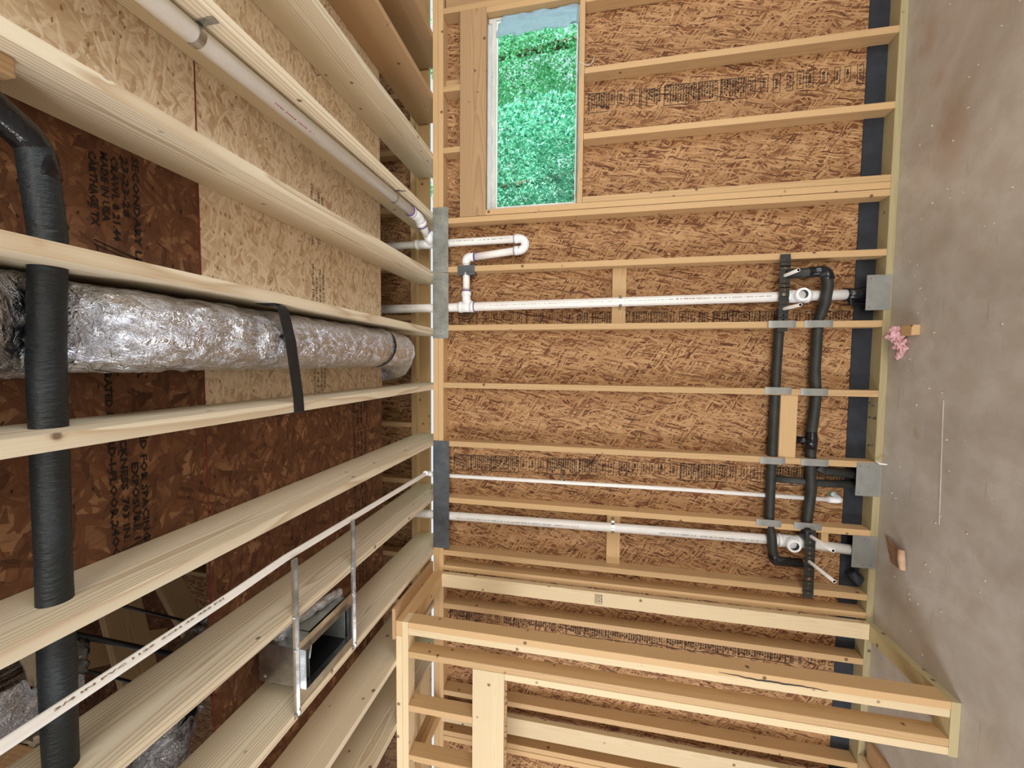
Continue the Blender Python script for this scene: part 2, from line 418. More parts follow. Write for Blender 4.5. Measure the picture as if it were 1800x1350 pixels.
def ribbon(name, pts, wvec, th, mat, parent=None):
    """flat band following pts; wvec = half width vector"""
    bm = bmesh.new(); pts = [Vector(p) for p in pts]; wv = Vector(wvec); rows = []
    for i, p in enumerate(pts):
        t = (pts[min(i + 1, len(pts) - 1)] - pts[max(i - 1, 0)]).normalized(); nrm = t.cross(wv).normalized() * th
        rows.append([bm.verts.new(p - wv + nrm), bm.verts.new(p + wv + nrm), bm.verts.new(p + wv - nrm), bm.verts.new(p - wv - nrm)])
    for a, b in zip(rows, rows[1:]):
        for k in range(4): bm.faces.new((a[k], a[(k + 1) % 4], b[(k + 1) % 4], b[k]))
    bm.faces.new(rows[0][::-1]); bm.faces.new(rows[-1])
    bmesh.ops.recalc_face_normals(bm, faces=bm.faces)
    return finish(bm, name, M[mat], parent)

# ink lettering: text turned into thin mesh, origin at its start
_tc = {}
def textverts(s, bold=False):
    if s in _tc: return _tc[s]
    cu = bpy.data.curves.new('t', 'FONT'); cu.body = s; cu.resolution_u = 1; cu.size = 1.0; cu.offset = 0.035
    ob = bpy.data.objects.new('t', cu); COL.objects.link(ob)
    dg = bpy.context.evaluated_depsgraph_get()
    me = bpy.data.meshes.new_from_object(ob.evaluated_get(dg))
    vs = [v.co.copy() for v in me.vertices]; fs = [tuple(p.vertices) for p in me.polygons]
    bpy.data.objects.remove(ob); bpy.data.curves.remove(cu); bpy.data.meshes.remove(me)
    xs = [v.x for v in vs] or [0, 1]
    _tc[s] = (vs, fs, min(xs), max(xs)); return _tc[s]
def ink_text(bm, s, start, xd, yd, length, height, mat=0):
    vs, fs, a, b = textverts(s); start = Vector(start); xd = Vector(xd); yd = Vector(yd)
    sx = length / (b - a)
    nv = [bm.verts.new(start + xd * ((v.x - a) * sx) + yd * (v.y * height / 0.72)) for v in vs]
    for f in fs:
        try: q = bm.faces.new([nv[i] for i in f]); q.material_index = mat
        except ValueError: pass
def ink_rect(bm, start, xd, yd, L, H, mat=0):
    s = Vector(start); xd = Vector(xd) * L; yd = Vector(yd) * H
    f = bm.faces.new([bm.verts.new(s), bm.verts.new(s + xd), bm.verts.new(s + xd + yd), bm.verts.new(s + yd)]); f.material_index = mat
def ink_frame(bm, start, xd, yd, L, H, t=0.0022):
    s = Vector(start); X = Vector(xd); Y = Vector(yd)
    ink_rect(bm, s, X, Y, L, t); ink_rect(bm, s + Y * (H - t), X, Y, L, t); ink_rect(bm, s, X, Y, t, H); ink_rect(bm, s + X * (L - t), X, Y, t, H)

# ------------------------------------------------------------ the setting
boxo('floor', (-5, 5), (-4.5, 2.80), (-0.12, 0), 'concrete', structure=True)
def panel_cells(name, xs, zs, holes, y0, y1, mat):
    bm = bmesh.new()
    for i in range(len(xs) - 1):
        for j in range(len(zs) - 1):
            cx, cz = (xs[i] + xs[i + 1]) / 2, (zs[j] + zs[j + 1]) / 2
            if any(h[0] < cx < h[1] and h[2] < cz < h[3] for h in holes): continue
            bbox(bm, xs[i], xs[i + 1], y0, y1, zs[j], zs[j + 1])
    bmesh.ops.remove_doubles(bm, verts=bm.verts, dist=1e-5)
    return struct(finish(bm, name, M[mat], None, Matrix.Identity(4)))
SY = D + W4
WX = (1.075, 2.335, 1.775, 2.39)
HOLE = (-0.806, -0.772, 0.17, 0.225)
panel_cells('wall_back', sorted([-5, WX[0], WX[1], HOLE[0], HOLE[1], 5]), sorted([0.0, WX[2], WX[3], HOLE[2], HOLE[3], 2.80]), [WX, HOLE], SY, SY + 0.011, 'osb_wall')
# deck of the floor above: strips of board on the joists, an opening left in it
X1, X2 = -0.175, 0.62
struct(boxo('ceiling', (X1, 5), (1.146, 2.348), (DECK, DECK + 0.018), 'osb_light', structure=True))
bm = bmesh.new(); bbox(bm, -5, X1 - 0.002, 1.146, 2.346, DECK, DECK + 0.018)
struct(finish(bm, 'ceiling', M['osb_dark'], None, Matrix.Identity(4)))
bm = bmesh.new(); bbox(bm, X2, 5, -4.5, 1.143, DECK, DECK + 0.018)
struct(finish(bm, 'ceiling', M['osb_light'], None, Matrix.Identity(4)))
bm = bmesh.new(); bbox(bm, -0.60, X2 - 0.002, -4.5, 1.143, DECK, DECK + 0.018); bbox(bm, -5, -0.60, -4.5, -0.6, DECK, DECK + 0.018); bbox(bm, -5, -2.0, -0.6, 1.143, DECK, DECK + 0.018)
struct(finish(bm, 'ceiling', M['osb_dark'], None, Matrix.Identity(4)))
# red edge paint of the boards
bm = bmesh.new(); bbox(bm, -3, 3, 1.1425, 1.1465, DECK - 0.0015, DECK + 0.004)
struct(finish(bm, 'trim_1', M['red'], None, Matrix.Identity(4)))
# upper storey
UY = 2.92
struct(boxo('wall_upper', (-5, 5), (UY + W4, UY + W4 + 0.011), (3.046, 5.5), 'osb_wall', structure=True))
boxo('unseen_roof', (-5.2, 5.2), (-4.6, UY + 0.3), (5.5, 5.56), 'osb_dark', structure=True)  # unseen roof slab, added to keep sun out and darken the deck opening
boxo('unseen_wall_upper_right', (4.99, 5.0), (-4.5, UY + W4), (3.04, 5.5), 'osb_dark', structure=True)  # unseen side wall, added to keep the upper storey dark
boxo('unseen_wall_left', (-4.9, -4.889), (0.6, 2.7), (0, 2.78), 'osb_wall', structure=True)  # unseen wall, added so that light comes mainly from the rear
boxo('unseen_wall_right', (4.889, 4.9), (-4.5, 2.735), (0, 3.04), 'osb_wall', structure=True)  # unseen wall, added to block the sun from the side
boxo('unseen_wall_upper_rear', (-5, 5), (-4.5, -4.489), (3.04, 5.5), 'osb_dark', structure=True)  # unseen end wall, added to shut light out of the upper storey
struct(boxo('ground', (-30, 30), (2.9, 40), (-0.5, -0.4), 'soil', structure=True))

# ------------------------------------------------------------ framing of the back wall
GS = 'studs of the sheathed back wall'
def stud(x0, label, y=None, z=(0.038, 2.708), mat='spf', w_=T, group=GS, name='wall_stud'):
    y = y or (D, D + W4)
    return tag(board(name, (x0 - w_, x0), y, z, 'z', mat), label, 'stud', group)
tag(board('bottom_plate', (-5, 3.6), (D, D + W4), (0.0, 0.038), 'x', 'treated'), 'long greenish treated bottom plate of the back wall, lying on the concrete', 'plate')
tag(board('top_plate', (-5, 3.6), (D, D + W4), (2.708, 2.7455), 'x', 'spf'), 'lower of the two long top plates over the back wall studs', 'plate')
tag(board('top_plate', (-5, 3.6), (D, D + W4), (2.7465, 2.784), 'x', 'spf'), 'upper of the two long top plates, directly under the joist ends', 'plate')
tag(boxo('sill_flashing', (-3.2, 3.4), (SY - 0.006, SY - 0.0005), (0.036, 0.140), 'flash'), 'black flashing membrane strip along the foot of the back wall sheathing', 'flashing')

LY = [1.892, 1.485]
for x, z1, lab in (
    (2.404, 2.708, 'full height king stud on the side of the window farthest from the pipes'),
    (2.366, 2.404, 'trimmer stud carrying the far end of the window header'),
    (2.328, 1.755, 'short stud under the far end of the window sill'),
    (1.892, 1.755, 'middle short stud below the window, nearer the far end of the sill'),
    (1.485, 1.755, 'middle short stud below the window with printed sheathing on one side, nearer the pipes'),
    (1.086, 1.755, 'short stud under the near end of the window sill, outermost of a group of three'),
    (1.047, 2.404, 'trimmer stud in the middle of the three beside the window'),
    (1.006, 2.708, 'full height king stud, pipe side of the three beside the window'),
    (0.673, 2.708, 'wall stud with the upper bracket end and a grey shoe for the trap pipe'),
    (0.268, 2.708, 'wall stud just below the upper drain pipe, ending the upper black bracket'),
    (-0.138, 2.708, 'central wall stud crossed by the two black pipes with nothing printed beside it'),
    (-0.557, 2.708, 'wall stud just above the long printed stamp row and thin white pipe'),
    (-0.967, 2.708, 'wall stud between the thin white pipe and the second thicker white drain'),
    (-1.358, 2.708, 'wall stud below the second drain pipe holding the lower black bracket'),
    (-1.470, 2.708, 'wall stud tight against the flat nailer of the closet side wall'),
    (-1.757, 2.708, 'back wall stud inside the closet, closest to the closet side wall'),
    (-2.421, 2.708, 'back wall stud inside the closet beside the second partition'),
    (-2.735, 2.708, 'back wall stud beyond the second partition, nearer one of a close pair'),
    (-2.777, 2.708, 'back wall stud beyond the second partition, farther one of a close pair'),
    ):
    stud(x, lab, z=(0.038, z1))
# cripples over the header
for x, lab in ((1.892, 'short block stud between window header and top plate, nearer the far end'),
               (1.485, 'short block stud between window header and top plate, in the middle')):
    stud(x, lab, z=(2.588, 2.708), group='short studs over the window header', name='cripple_stud')
stud(1.965, 'short pale block set flat beside the first block stud over the window header', y=(D + 0.05, D + W4), z=(2.588, 2.708), w_=0.06, group='short studs over the window header', name='cripple_stud')
hd = empty('window_header', (1.67, D, 2.404), 'wide brown window header of two boards with a dark knot', 'header')
board('header_board', (1.008, 2.366), (D, D + T), (2.404, 2.588), 'x', 'pinet', hd)
board('header_board', (1.008, 2.366), (D + T + 0.013, D + W4), (2.404, 2.588), 'x', 'pinet', hd)
tag(board('rough_sill', (1.047, 2.328), (D, D + W4), (1.756, 1.790), 'x', 'spf'), 'flat sill board at the bottom of the window opening', 'sill')
# wide board beyond the window
tag(board('nailer_board', (2.42, 2.56), (D + 0.03, D + 0.068), (2.10, 2.70), 'z', 'pinet'), 'brown board set flat between studs at the top edge beyond the window', 'board')

# ------------------------------------------------------------ window
win = bpy.data.objects.new('window_1', None); COL.objects.link(win); win.matrix_world = Matrix.Translation((1.7, SY, 1.79)); PW['window_1'] = win.matrix_world.copy(); struct(win)
def frame_bm(x0, x1, z0, z1, wl, wr, wb, wt, y0, y1, bev=0.002):
    bm = bmesh.new()
    bbox(bm, x0, x0 + wl, y0, y1, z0, z1, 0, bev); bbox(bm, x1 - wr, x1, y0, y1, z0, z1, 0, bev)
    bbox(bm, x0 + wl, x1 - wr, y0, y1, z0, z0 + wb, 0, bev); bbox(bm, x0 + wl, x1 - wr, y0, y1, z1 - wt, z1, 0, bev); return bm
finish(frame_bm(1.052, 2.322, 1.792, 2.400, 0.020, 0.012, 0.010, 0.052, D + 0.045, D + 0.10), 'window_frame', M['vinyl'], win)
finish(frame_bm(1.072, 2.310, 1.802, 2.348, 0.010, 0.010, 0.008, 0.008, D + 0.06, D + 0.085), 'sash', M['white'], win)
boxo('window_glass', (1.080, 2.302), (D + 0.070, D + 0.074), (1.808, 2.342), 'glass', win)
def film(name, P00, P10, P11, P01, nu, nv, amp, mat, parent, seed=0, rag=0.0):
    """crumpled thin sheet between four corners, with real thickness"""
    bm = bmesh.new(); P00, P10, P11, P01 = map(Vector, (P00, P10, P11, P01)); g = []
    nrm = (P10 - P00).cross(P01 - P00).normalized()
    for i in range(nu + 1):
        row = []
        for j in range(nv + 1):
            u, v = i / nu, j / nv
            if rag and j in (0, nv):
                v += rag * (mnoise.noise(Vector((u * 9, seed, j))) if j else 0)
            p = P00 * (1 - u) * (1 - v) + P10 * u * (1 - v) + P11 * u * v + P01 * (1 - u) * v
            k = mnoise.fractal(Vector((u * 5 + seed, v * 5, seed)), 1.0, 2.0, 4)
            row.append(bm.verts.new(p + nrm * (k * amp)))
        g.append(row)
    for i in range(nu):
        for j in range(nv): bm.faces.new((g[i][j], g[i + 1][j], g[i + 1][j + 1], g[i][j + 1]))
    bmesh.ops.solidify(bm, geom=bm.faces[:], thickness=0.0012)
    return finish(bm, name, M[mat], parent, None, True)
ff = empty('house_wrap_film', (2.22, D + 0.04, 1.8), 'crumpled pale blue film folded over the far jamb of the window', 'plastic film')
film('film_flap', (2.318, D + 0.035, 1.80), (2.318, D + 0.035, 2.30), (2.205, D + 0.052, 2.36), (2.205, D + 0.05, 1.80), 26, 14, 0.016, 'film', ff, 3, 0.25)
f2 = empty('torn_white_film', (1.7, D + 0.03, 2.38), 'thin torn white film strip hanging along the header edge of the window', 'plastic film')
film('film_strip', (1.045, D + 0.02, 2.400), (2.28, D + 0.025, 2.400), (2.28, D + 0.035, 2.376), (1.045, D + 0.035, 2.372), 60, 4, 0.010, 'white', f2, 8, 0.9)
f3 = empty('sill_film', (1.7, D + 0.03, 1.79), 'narrow bunched white and blue film along the sill side of the window', 'plastic film')
film('film_strip', (1.10, D + 0.030, 1.800), (2.20, D + 0.030, 1.800), (2.20, D - 0.002, 1.778), (1.10, D - 0.002, 1.786), 50, 4, 0.006, 'film', f3, 12, 0.9)
tubeo('loose_thread', fillet([(1.93, D + 0.0, 1.79), (1.90, D - 0.004, 1.74), (1.905, D - 0.01, 1.71), (1.94, D - 0.01, 1.695)], 0.01), 0.0015, 'white', f3, 6)

# ------------------------------------------------------------ blocks and guards in the wall
for (x0, x1, z0, z1, y0, lab) in (
    (0.268, 0.635, 1.462, 1.551, D + 0.051, 'flat backing block behind the strap of the upper white drain pipe'),
    (-1.358, -1.005, 1.464, 1.553, D + 0.051, 'flat backing block behind the strap of the second white drain pipe'),
    (-0.557, -0.176, 0.452, 0.545, D + 0.004, 'wide pale block between two studs, right beside a black pipe'),
    (-1.072, -1.006, 0.245, 0.284, D + 0.02, 'short narrow block behind the second drain pipe near the lower bracket')):
    tag(board('backing_block', (x0, x1), (y0, y0 + T), (z0, z1), 'x', 'spf'), lab, 'block', 'backing blocks in the back wall')

# ------------------------------------------------------------ steel plates
def plate(x0, x1, z0, z1, mat, holes, label, bend=None, cat='steel plate', grp=None, name='nail_plate', th=0.0016, yo=0.0, hr=0.0024):
    bm = bmesh.new(); y1 = D - 0.0006 - yo
    if bend:
        n = 10; rows = []
        for i in range(n + 1):
            u = i / n; z = z0 + (z1 - z0) * u; e = abs(u - 0.5) * 2; dy = bend * max(0, (e - 0.55) / 0.45) ** 2
            rows.append([bm.verts.new((x0, y1 - th + dy * 0 - bend * (1 - max(0, (e - 0.6) / 0.4) ** 2), z)), bm.verts.new((x1, y1 - th - bend * (1 - max(0, (e - 0.6) / 0.4) ** 2), z)),
                         bm.verts.new((x1, y1, z)), bm.verts.new((x0, y1, z))])
        for a, b in zip(rows, rows[1:]):
            for k in range(4): bm.faces.new((a[k], a[(k + 1) % 4], b[(k + 1) % 4], b[k]))
        bm.faces.new(rows[0][::-1]); bm.faces.new(rows[-1]); bmesh.ops.recalc_face_normals(bm, faces=bm.faces)
    else:
        bbox(bm, x0, x1, y1 - th, y1, z0, z1, 0, 0.0004)
    for hx, hz in holes:
        r = bmesh.ops.create_cone(bm, cap_ends=True, segments=10, radius1=hr, radius2=hr, depth=0.0008, matrix=Matrix.Translation((hx, y1 - th - 0.0003, hz)) @ Matrix.Rotation(PI / 2, 4, 'X'))
        for v in r['verts']:
            for f in v.link_faces: f.material_index = 1
    return tag(finish(bm, name, [M[mat], M['dot']]), label, cat, grp)
def holegrp(xs, zc=2.766):
    return [(x, z) for x in xs for z in (zc, zc - 0.038)]
def g4(x0, s): return [x0 + s * 0.026 * k for k in range(4)]
plate(0.633, 1.083, 2.670, 2.785, 'galv', holegrp(g4(1.06, -1)) + holegrp(g4(0.652, 1)), 'galvanized tie plate over the top plates, the one nearer the window', grp='galvanized tie plates on the top plates', name='tie_plate')
plate(0.175, 0.631, 2.668, 2.785, 'galv', holegrp(g4(0.612, -1)) + holegrp(g4(0.194, 1)), 'galvanized tie plate over the top plates, butted against the first and farther from the window', grp='galvanized tie plates on the top plates', name='tie_plate')
plate(-1.345, -0.557, 2.663, 2.785, 'galvd', [(-0.60, 2.77), (-0.67, 2.70)], 'dark dull grey tie plate across the top plates with smears on it', name='tie_plate')
plate(0.326, 0.527, 0.008, 0.130, 'plate', [(0.505, 0.110), (0.345, 0.112)], 'square grey steel plate over the bottom plate at the thick upper drain', grp='square floor plates')
plate(-0.762, -0.563, 0.006, 0.130, 'plate', [(-0.585, 0.112), (-0.585, 0.07), (-0.745, 0.112)], 'square grey steel plate over the bottom plate near the bright hole', grp='square floor plates')
plate(-1.197, -1.002, 0.006, 0.130, 'plate', [(-1.18, 0.115), (-1.18, 0.07), (-1.18, 0.03), (-1.02, 0.07)], 'scratched square steel plate over the bottom plate at the second drain', grp='square floor plates')
for (x0, z0, z1, lab) in (
    (0.268, 0.495, 0.642, 'curved pipe guard strip on the stud at the black bracket, farther from the floor'),
    (0.270, 0.290, 0.441, 'slightly skewed pipe guard strip on the stud at the black bracket, nearer the floor'),
    (-0.130, 0.492, 0.638, 'pipe guard strip on the central stud, farther from the floor'),
    (-0.134, 0.299, 0.445, 'pipe guard strip on the central stud, nearer the floor'),
    (-0.560, 0.509, 0.648, 'pipe guard strip on the stud above the thin white pipe, farther from the floor'),
    (-0.558, 0.277, 0.424, 'pipe guard strip on the stud above the thin white pipe, nearer the floor'),
    (-0.949, 0.515, 0.655, 'pipe guard strip on the stud above the second drain, farther from the floor'),
    (-0.950, 0.296, 0.445, 'pipe guard strip on the stud above the second drain, nearer the floor')):
    plate(x0 - 0.040, x0 + 0.001, z0, z1, 'plate', [], lab, bend=0.004, yo=0.0235 if (x0 == 0.268) else 0.0012, grp='pipe guard strips on the studs', name='pipe_guard', cat='pipe guard')
# notch guard at the trap pipe
bm = bmesh.new(); bbox(bm, 0.630, 0.678, D - 0.004, D - 0.001, 2.478, 2.602, 0, 0.001)
r_ = bbox(bm, 0.612, 0.630, D - 0.002, D + 0.045, 2.478, 2.602, 0, 0.001)
tag(finish(bm, 'stud_shoe', M['galvd']), 'dull grey bent stud shoe where the white trap pipe crosses a stud', 'stud shoe')

# ------------------------------------------------------------ white drain, vent and trap
def printline(bm, a, b, off, n, mat):
    """rows of tiny print dashes along a pipe"""
    a, b = Vector(a), Vector(b); d = (b - a).normalized(); side = d.cross(Vector((0, -1, 0))).normalized()
    L = (b - a).length; x = 0.0
    while x < L:
        l = random.choice((0.003, 0.004, 0.006, 0.002))
        p = a + d * x + Vector(off)
        bmesh.ops.create_cube(bm, size=1.0, matrix=Matrix.Translation(p) @ d.to_track_quat('X', 'Z').to_matrix().to_4x4() @ Matrix.Diagonal((l, 0.0035, 0.0035, 1)))
        x += l + random.choice((0.003, 0.003, 0.012))
YV = D + 0.022
dv = empty('drain_pipe', (0.42, YV, 0.1), 'thick white drain pipe with looping trap branch, running from top plate to floor', 'pipe')
main = [(0.393, YV + .012, 3.75), (0.393, YV + .012, 2.80), (0.394, YV, 2.55), (0.407, YV, 1.5), (0.421, YV + 0.014, 0.50), (0.424, YV + 0.014, 0.20)]
tubeo('pipe', main, 0.0302, 'pvc', dv, 24)
bm = bmesh.new(); tube(bm, [(0.393, YV, 2.60), (0.394, YV, 2.50)], 0.036, 24); tube(bm, [(0.394, YV, 2.598), (0.394, YV, 2.572)], 0.0385, 24); tube(bm, [(0.395, YV, 2.515), (0.395, YV, 2.488)], 0.0385, 24)
tube(bm, fillet([(0.394, YV, 2.512), (0.44, YV, 2.545), (0.50, YV, 2.545)], 0.05), 0.030, 20); tube(bm, [(0.474, YV, 2.545), (0.502, YV, 2.545)], 0.034, 20)
wye = finish(bm, 'wye_fitting', M['pvcfit'], dv)
def ring(a, b, r, parent): return tubeo('primer_ring', [a, b], r, 'purple', parent, 20)
ring((0.3955, YV, 2.488), (0.3955, YV, 2.4835), 0.0388, wye); ring((0.501, YV, 2.545), (0.508, YV, 2.545), 0.0345, wye)
tubeo('pipe', [(0.49, YV, 2.545), (0.70, YV, 2.546)], 0.0245, 'pvc', dv, 20)
bm = bmesh.new(); tube(bm, fillet([(0.690, YV, 2.546), (0.736, YV, 2.546), (0.738, YV, 2.488)], 0.042), 0.0292, 20)
elb = finish(bm, 'elbow_fitting', M['pvcfit'], dv)
ring((0.738, YV, 2.490), (0.738, YV, 2.480), 0.0300, elb)
tubeo('pipe', [(0.738, YV, 2.49), (0.766, YV, 2.20)], 0.0245, 'pvc', dv, 20)
bm = bmesh.new(); ub = [(0.766, YV, 2.205), (0.768, YV, 2.172)]
cx_ = (0.768 + 0.846) / 2; rr_ = (0.846 - 0.768) / 2
for k in range(0, 13): a = PI * k / 12; ub.append((cx_ - rr_ * math.cos(a), YV, 2.172 - rr_ * 1.05 * math.sin(a)))
ub.append((0.846, YV, 2.205)); tube(bm, ub, 0.0285, 20)
tube(bm, [(0.7665, YV, 2.205), (0.768, YV, 2.176)], 0.0305, 20); tube(bm, [(0.846, YV, 2.205), (0.846, YV, 2.176)], 0.0305, 20)
rb_ = finish(bm, 'return_bend', M['pvcfit'], dv)
ring((0.767, YV, 2.209), (0.767, YV, 2.205), 0.0270, rb_); ring((0.846, YV, 2.209), (0.846, YV, 2.205), 0.0270, rb_)
tubeo('pipe', [(0.846, YV, 2.20), (0.846, YV + 0.012, 2.70), (0.846, YV + 0.012, 3.75)], 0.0250, 'pvc', dv, 20)
# wye above the plate and the sloping pipe along the joist
bm = bmesh.new(); tube(bm, [(0.846, YV + .012, 2.80), (0.846, YV + .012, 2.93)], 0.031, 20); tube(bm, [(0.846, YV + .012, 2.905), (0.846, YV + .012, 2.932)], 0.0335, 20)
tube(bm, [(0.846, YV + .012, 2.81), (0.905, 2.618, 2.822)], 0.031, 20)
finish(bm, 'wye_fitting', M['pvcfit'], dv)
tubeo('pipe', [(0.89, 2.628, 2.82), (0.965, 2.52, 2.832)], 0.0275, 'pvc', dv, 20)
JP = lambda y: (0.975, y, 2.8395 + (2.30 - y) * 0.021)
bm = bmesh.new(); tube(bm, fillet([(0.948, 2.55, 2.829), (0.975, 2.505, 2.834), JP(2.40)], 0.06), 0.0335, 20); tube(bm, [(0.940, 2.56, 2.828), (0.953, 2.542, 2.83)], 0.0360, 20); tube(bm, [JP(2.425), JP(2.40)], 0.036, 20)
finish(bm, 'elbow_fitting', M['pvcfit'], dv)
elb2 = [o for o in bpy.data.objects if o.name.startswith('elbow_fitting')][-1]
ring((0.938, 2.564, 2.828), (0.940, 2.56, 2.828), 0.0365, elb2); ring(JP(2.40), JP(2.396), 0.0365, elb2); ring((0.908, 2.613, 2.8225), (0.911, 2.609, 2.823), 0.0318, elb2)
tubeo('joist_pipe', [JP(2.41), JP(-2.0)], 0.0302, 'pvc', dv, 28)
def marking(name, a, b, o, mat, parent):
    bm = bmesh.new(); printline(bm, a, b, o, 20, 0); return finish(bm, name, M[mat], parent)
marking('printed_marking', (0.846, 0, 2.66), (0.846, 0, 2.23), (0, YV - 0.0235, 0), 'printk', dv)
marking('printed_marking', (0.397, 0, 2.36), (0.42, 0, 0.62), (0, YV - 0.0285, 0), 'printk', dv)
marking('red_marking', (0.410, 0, 1.16), (0.411, 0, 1.00), (0.006, YV - 0.0285, 0), 'print', dv)
marking('red_marking', (0.393, YV, 3.02), (0.393, YV, 2.89), (0.004, -0.018, 0), 'print', dv)
marking('red_marking', JP(1.30), JP(1.50), (-0.0235, 0, -0.0185), 'print', dv)
# sanitary tee on the first drain, mouth toward the room
def santee(x, z, parent, yc):
    bm = bmesh.new(); tube(bm, [(x, yc, z + 0.062), (x, yc, z - 0.062)], 0.0375, 24, mat=0); tube(bm, [(x, yc, z + 0.064), (x, yc, z + 0.040)], 0.0400, 24); tube(bm, [(x, yc, z - 0.040), (x, yc, z - 0.064)], 0.0400, 24)
    tube(bm, [(x, yc, z), (x, yc - 0.050, z)], 0.034, 24); hollow(bm, (x, yc - 0.045, z), (x, yc - 0.078, z), 0.0375, 0.0255, 24, 0, 1)
    return finish(bm, 'tee_fitting', [M['pvcfit'], M['drk']], parent)  # near-black bore puts the shade inside the mouth into the colour
santee(0.420, 0.470, dv, YV + 0.014)
bm = bmesh.new(); tube(bm, [(0.421, YV + 0.014, 0.408), (0.421, YV + 0.014, 0.400)], 0.0312, 24); finish(bm, 'primer_ring', M['purple'], dv)
bm = bmesh.new(); tube(bm, fillet([(0.424, YV + .014, 0.215), (0.425, YV + .02, 0.16), (0.44, YV + .03, 0.04)], 0.03), [0.034] * 1 + [0.037] * 9 if False else 0.037, 20)
tube(bm, [(0.40, YV + 0.0, 0.20), (0.372, YV + 0.012, 0.185), (0.380, YV + 0.02, 0.05)], 0.012, 10)
finish(bm, 'taped_base', M['tape'], dv)
# second drain
dv2 = empty('drain_pipe', (-1.1, YV, 0.1), 'second thick white drain pipe with an open tee, nearer the closet', 'pipe')
tubeo('pipe', [(-1.118, YV + .012, 3.4), (-1.116, YV + .012, 2.75), (-1.092, YV, 1.49), (-1.085, YV + 0.014, 0.46), (-1.112, YV + 0.014, 0.06)], 0.0302, 'pvc', dv2, 24)
santee(-1.086, 0.455, dv2, YV + 0.014)
tubeo('collar_fitting', [(-1.089, YV + .014, 0.362), (-1.096, YV + .014, 0.318)], 0.034, 'pvcfit', dv2, 24)
marking('printed_marking', (-1.112, 0, 2.60), (-1.101, 0, 1.93), (0, YV - 0.0285, 0), 'printk', dv2)
marking('printed_marking', (-1.09, 0, 1.22), (-1.086, 0, 0.60), (0, YV - 0.0285, 0), 'printk', dv2)
bm = bmesh.new(); printline(bm, (-1.100, 0, 1.90), (-1.098, 0, 1.74), (0.0, YV - 0.0285, 0), 20, 0); finish(bm, 'red_marking', M['print'], dv2)
# thin pipe
sp = empty('condensate_pipe', (-0.815, D + 0.05, 0.16), 'thin white pipe down the wall and along the underside of the joists', 'pipe')
tubeo('pipe', fillet([(-0.814, D + 0.05, 0.175), (-0.810, D + 0.05, 1.08), (-0.822, D + 0.045, 2.70), (-0.812, D + 0.035, 2.855), (-0.79, 2.56, 2.822), (-0.748, 1.263, 2.812), (-0.757, 1.02, 2.812), (-0.765, 0.45, 2.812), (-0.765, -2.0, 2.812)], 0.03), 0.0135, 'pvc', sp, 16)
bm = bmesh.new(); tube(bm, fillet([(-0.815, D + 0.035, 2.80), (-0.812, D + 0.035, 2.855), (-0.79, 2.60, 2.828)], 0.02), 0.0175, 16); finish(bm, 'elbow_fitting', M['pvcfit'], sp)
bm = bmesh.new(); tube(bm, fillet([(-0.814, D + 0.05, 0.245), (-0.814, D + 0.05, 0.18), (-0.80, D + 0.12, 0.17)], 0.02), 0.0185, 16); finish(bm, 'elbow_fitting', M['pvcfit'], sp)
bm = bmesh.new(); ink_text(bm, '3/4 IN PVC 1120  SCH 40 480 PSI', (-0.7545, 0.60, 2.8003), (0.021, 1, 0), (0.83, 0, 0.56), 0.40, 0.0048)
bmesh.ops.recalc_face_normals(bm, faces=bm.faces)
finish(bm, 'printed_marking', M['inkg'], sp)

# pipe straps
def strap_clip(path, wv, label, mat='zinc'):
    return tag(ribbon('pipe_strap', path, wv, 0.0007, mat), label, 'pipe strap', 'metal pipe straps')
def halfring(c, r, a0, a1, n, e1, e2):
    c = Vector(c); e1 = Vector(e1); e2 = Vector(e2)
    return [c + e1 * (r * math.cos(a0 + (a1 - a0) * k / n)) + e2 * (r * math.sin(a0 + (a1 - a0) * k / n)) for k in range(n + 1)]
p_ = [(0.407 + 0.048, D + 0.0505, 1.50)] + halfring((0.407, YV, 1.50), 0.0312, 0.15, -PI - 0.15, 12, (1, 0, 0), (0, 1, 0)) + [(0.407 - 0.048, D + 0.0505, 1.50)]
strap_clip(p_, (0, 0, 0.009), 'silver strap holding the upper drain pipe to its backing block')
p_ = [(-1.092 + 0.06, D + 0.0505, 1.515)] + halfring((-1.092, YV, 1.515), 0.0312, 0.15, -PI - 0.15, 12, (1, 0, 0), (0, 1, 0)) + [(-1.092 - 0.055, D + 0.0505, 1.515)]
strap_clip(p_, (0, 0, 0.009), 'silver perforated strap holding the second drain pipe to its backing block')
p_ = [(-0.770, SY - 0.002, 1.87)] + halfring((-0.8135, D + 0.05, 1.845), 0.0146, 0.3, -PI - 0.3, 8, (1, 0, 0), (0, 1, 0)) + [(-0.865, SY - 0.002, 1.83)]
strap_clip(p_, (0, 0, 0.007), 'small bent silver strap on the thin white wall pipe')
for yy_, lab in ((1.02, 'wide silver strap wrapping the joist pipe nearest the camera'), (2.19, 'narrow silver strap wrapping the joist pipe near the wall')):
    c = JP(yy_)
    p_ = [(1.007, yy_, c[2] - 0.075), (1.007, yy_, c[2] - 0.04)] + halfring(c, 0.0318, -0.4, -PI - 0.5, 12, (1, 0, 0), (0, 0, 1)) + [(0.9765, yy_, c[2] + 0.033), (1.008, yy_, c[2] + 0.06)]
    strap_clip(p_, (0, 0.011 if yy_ < 2 else 0.007, 0), lab)

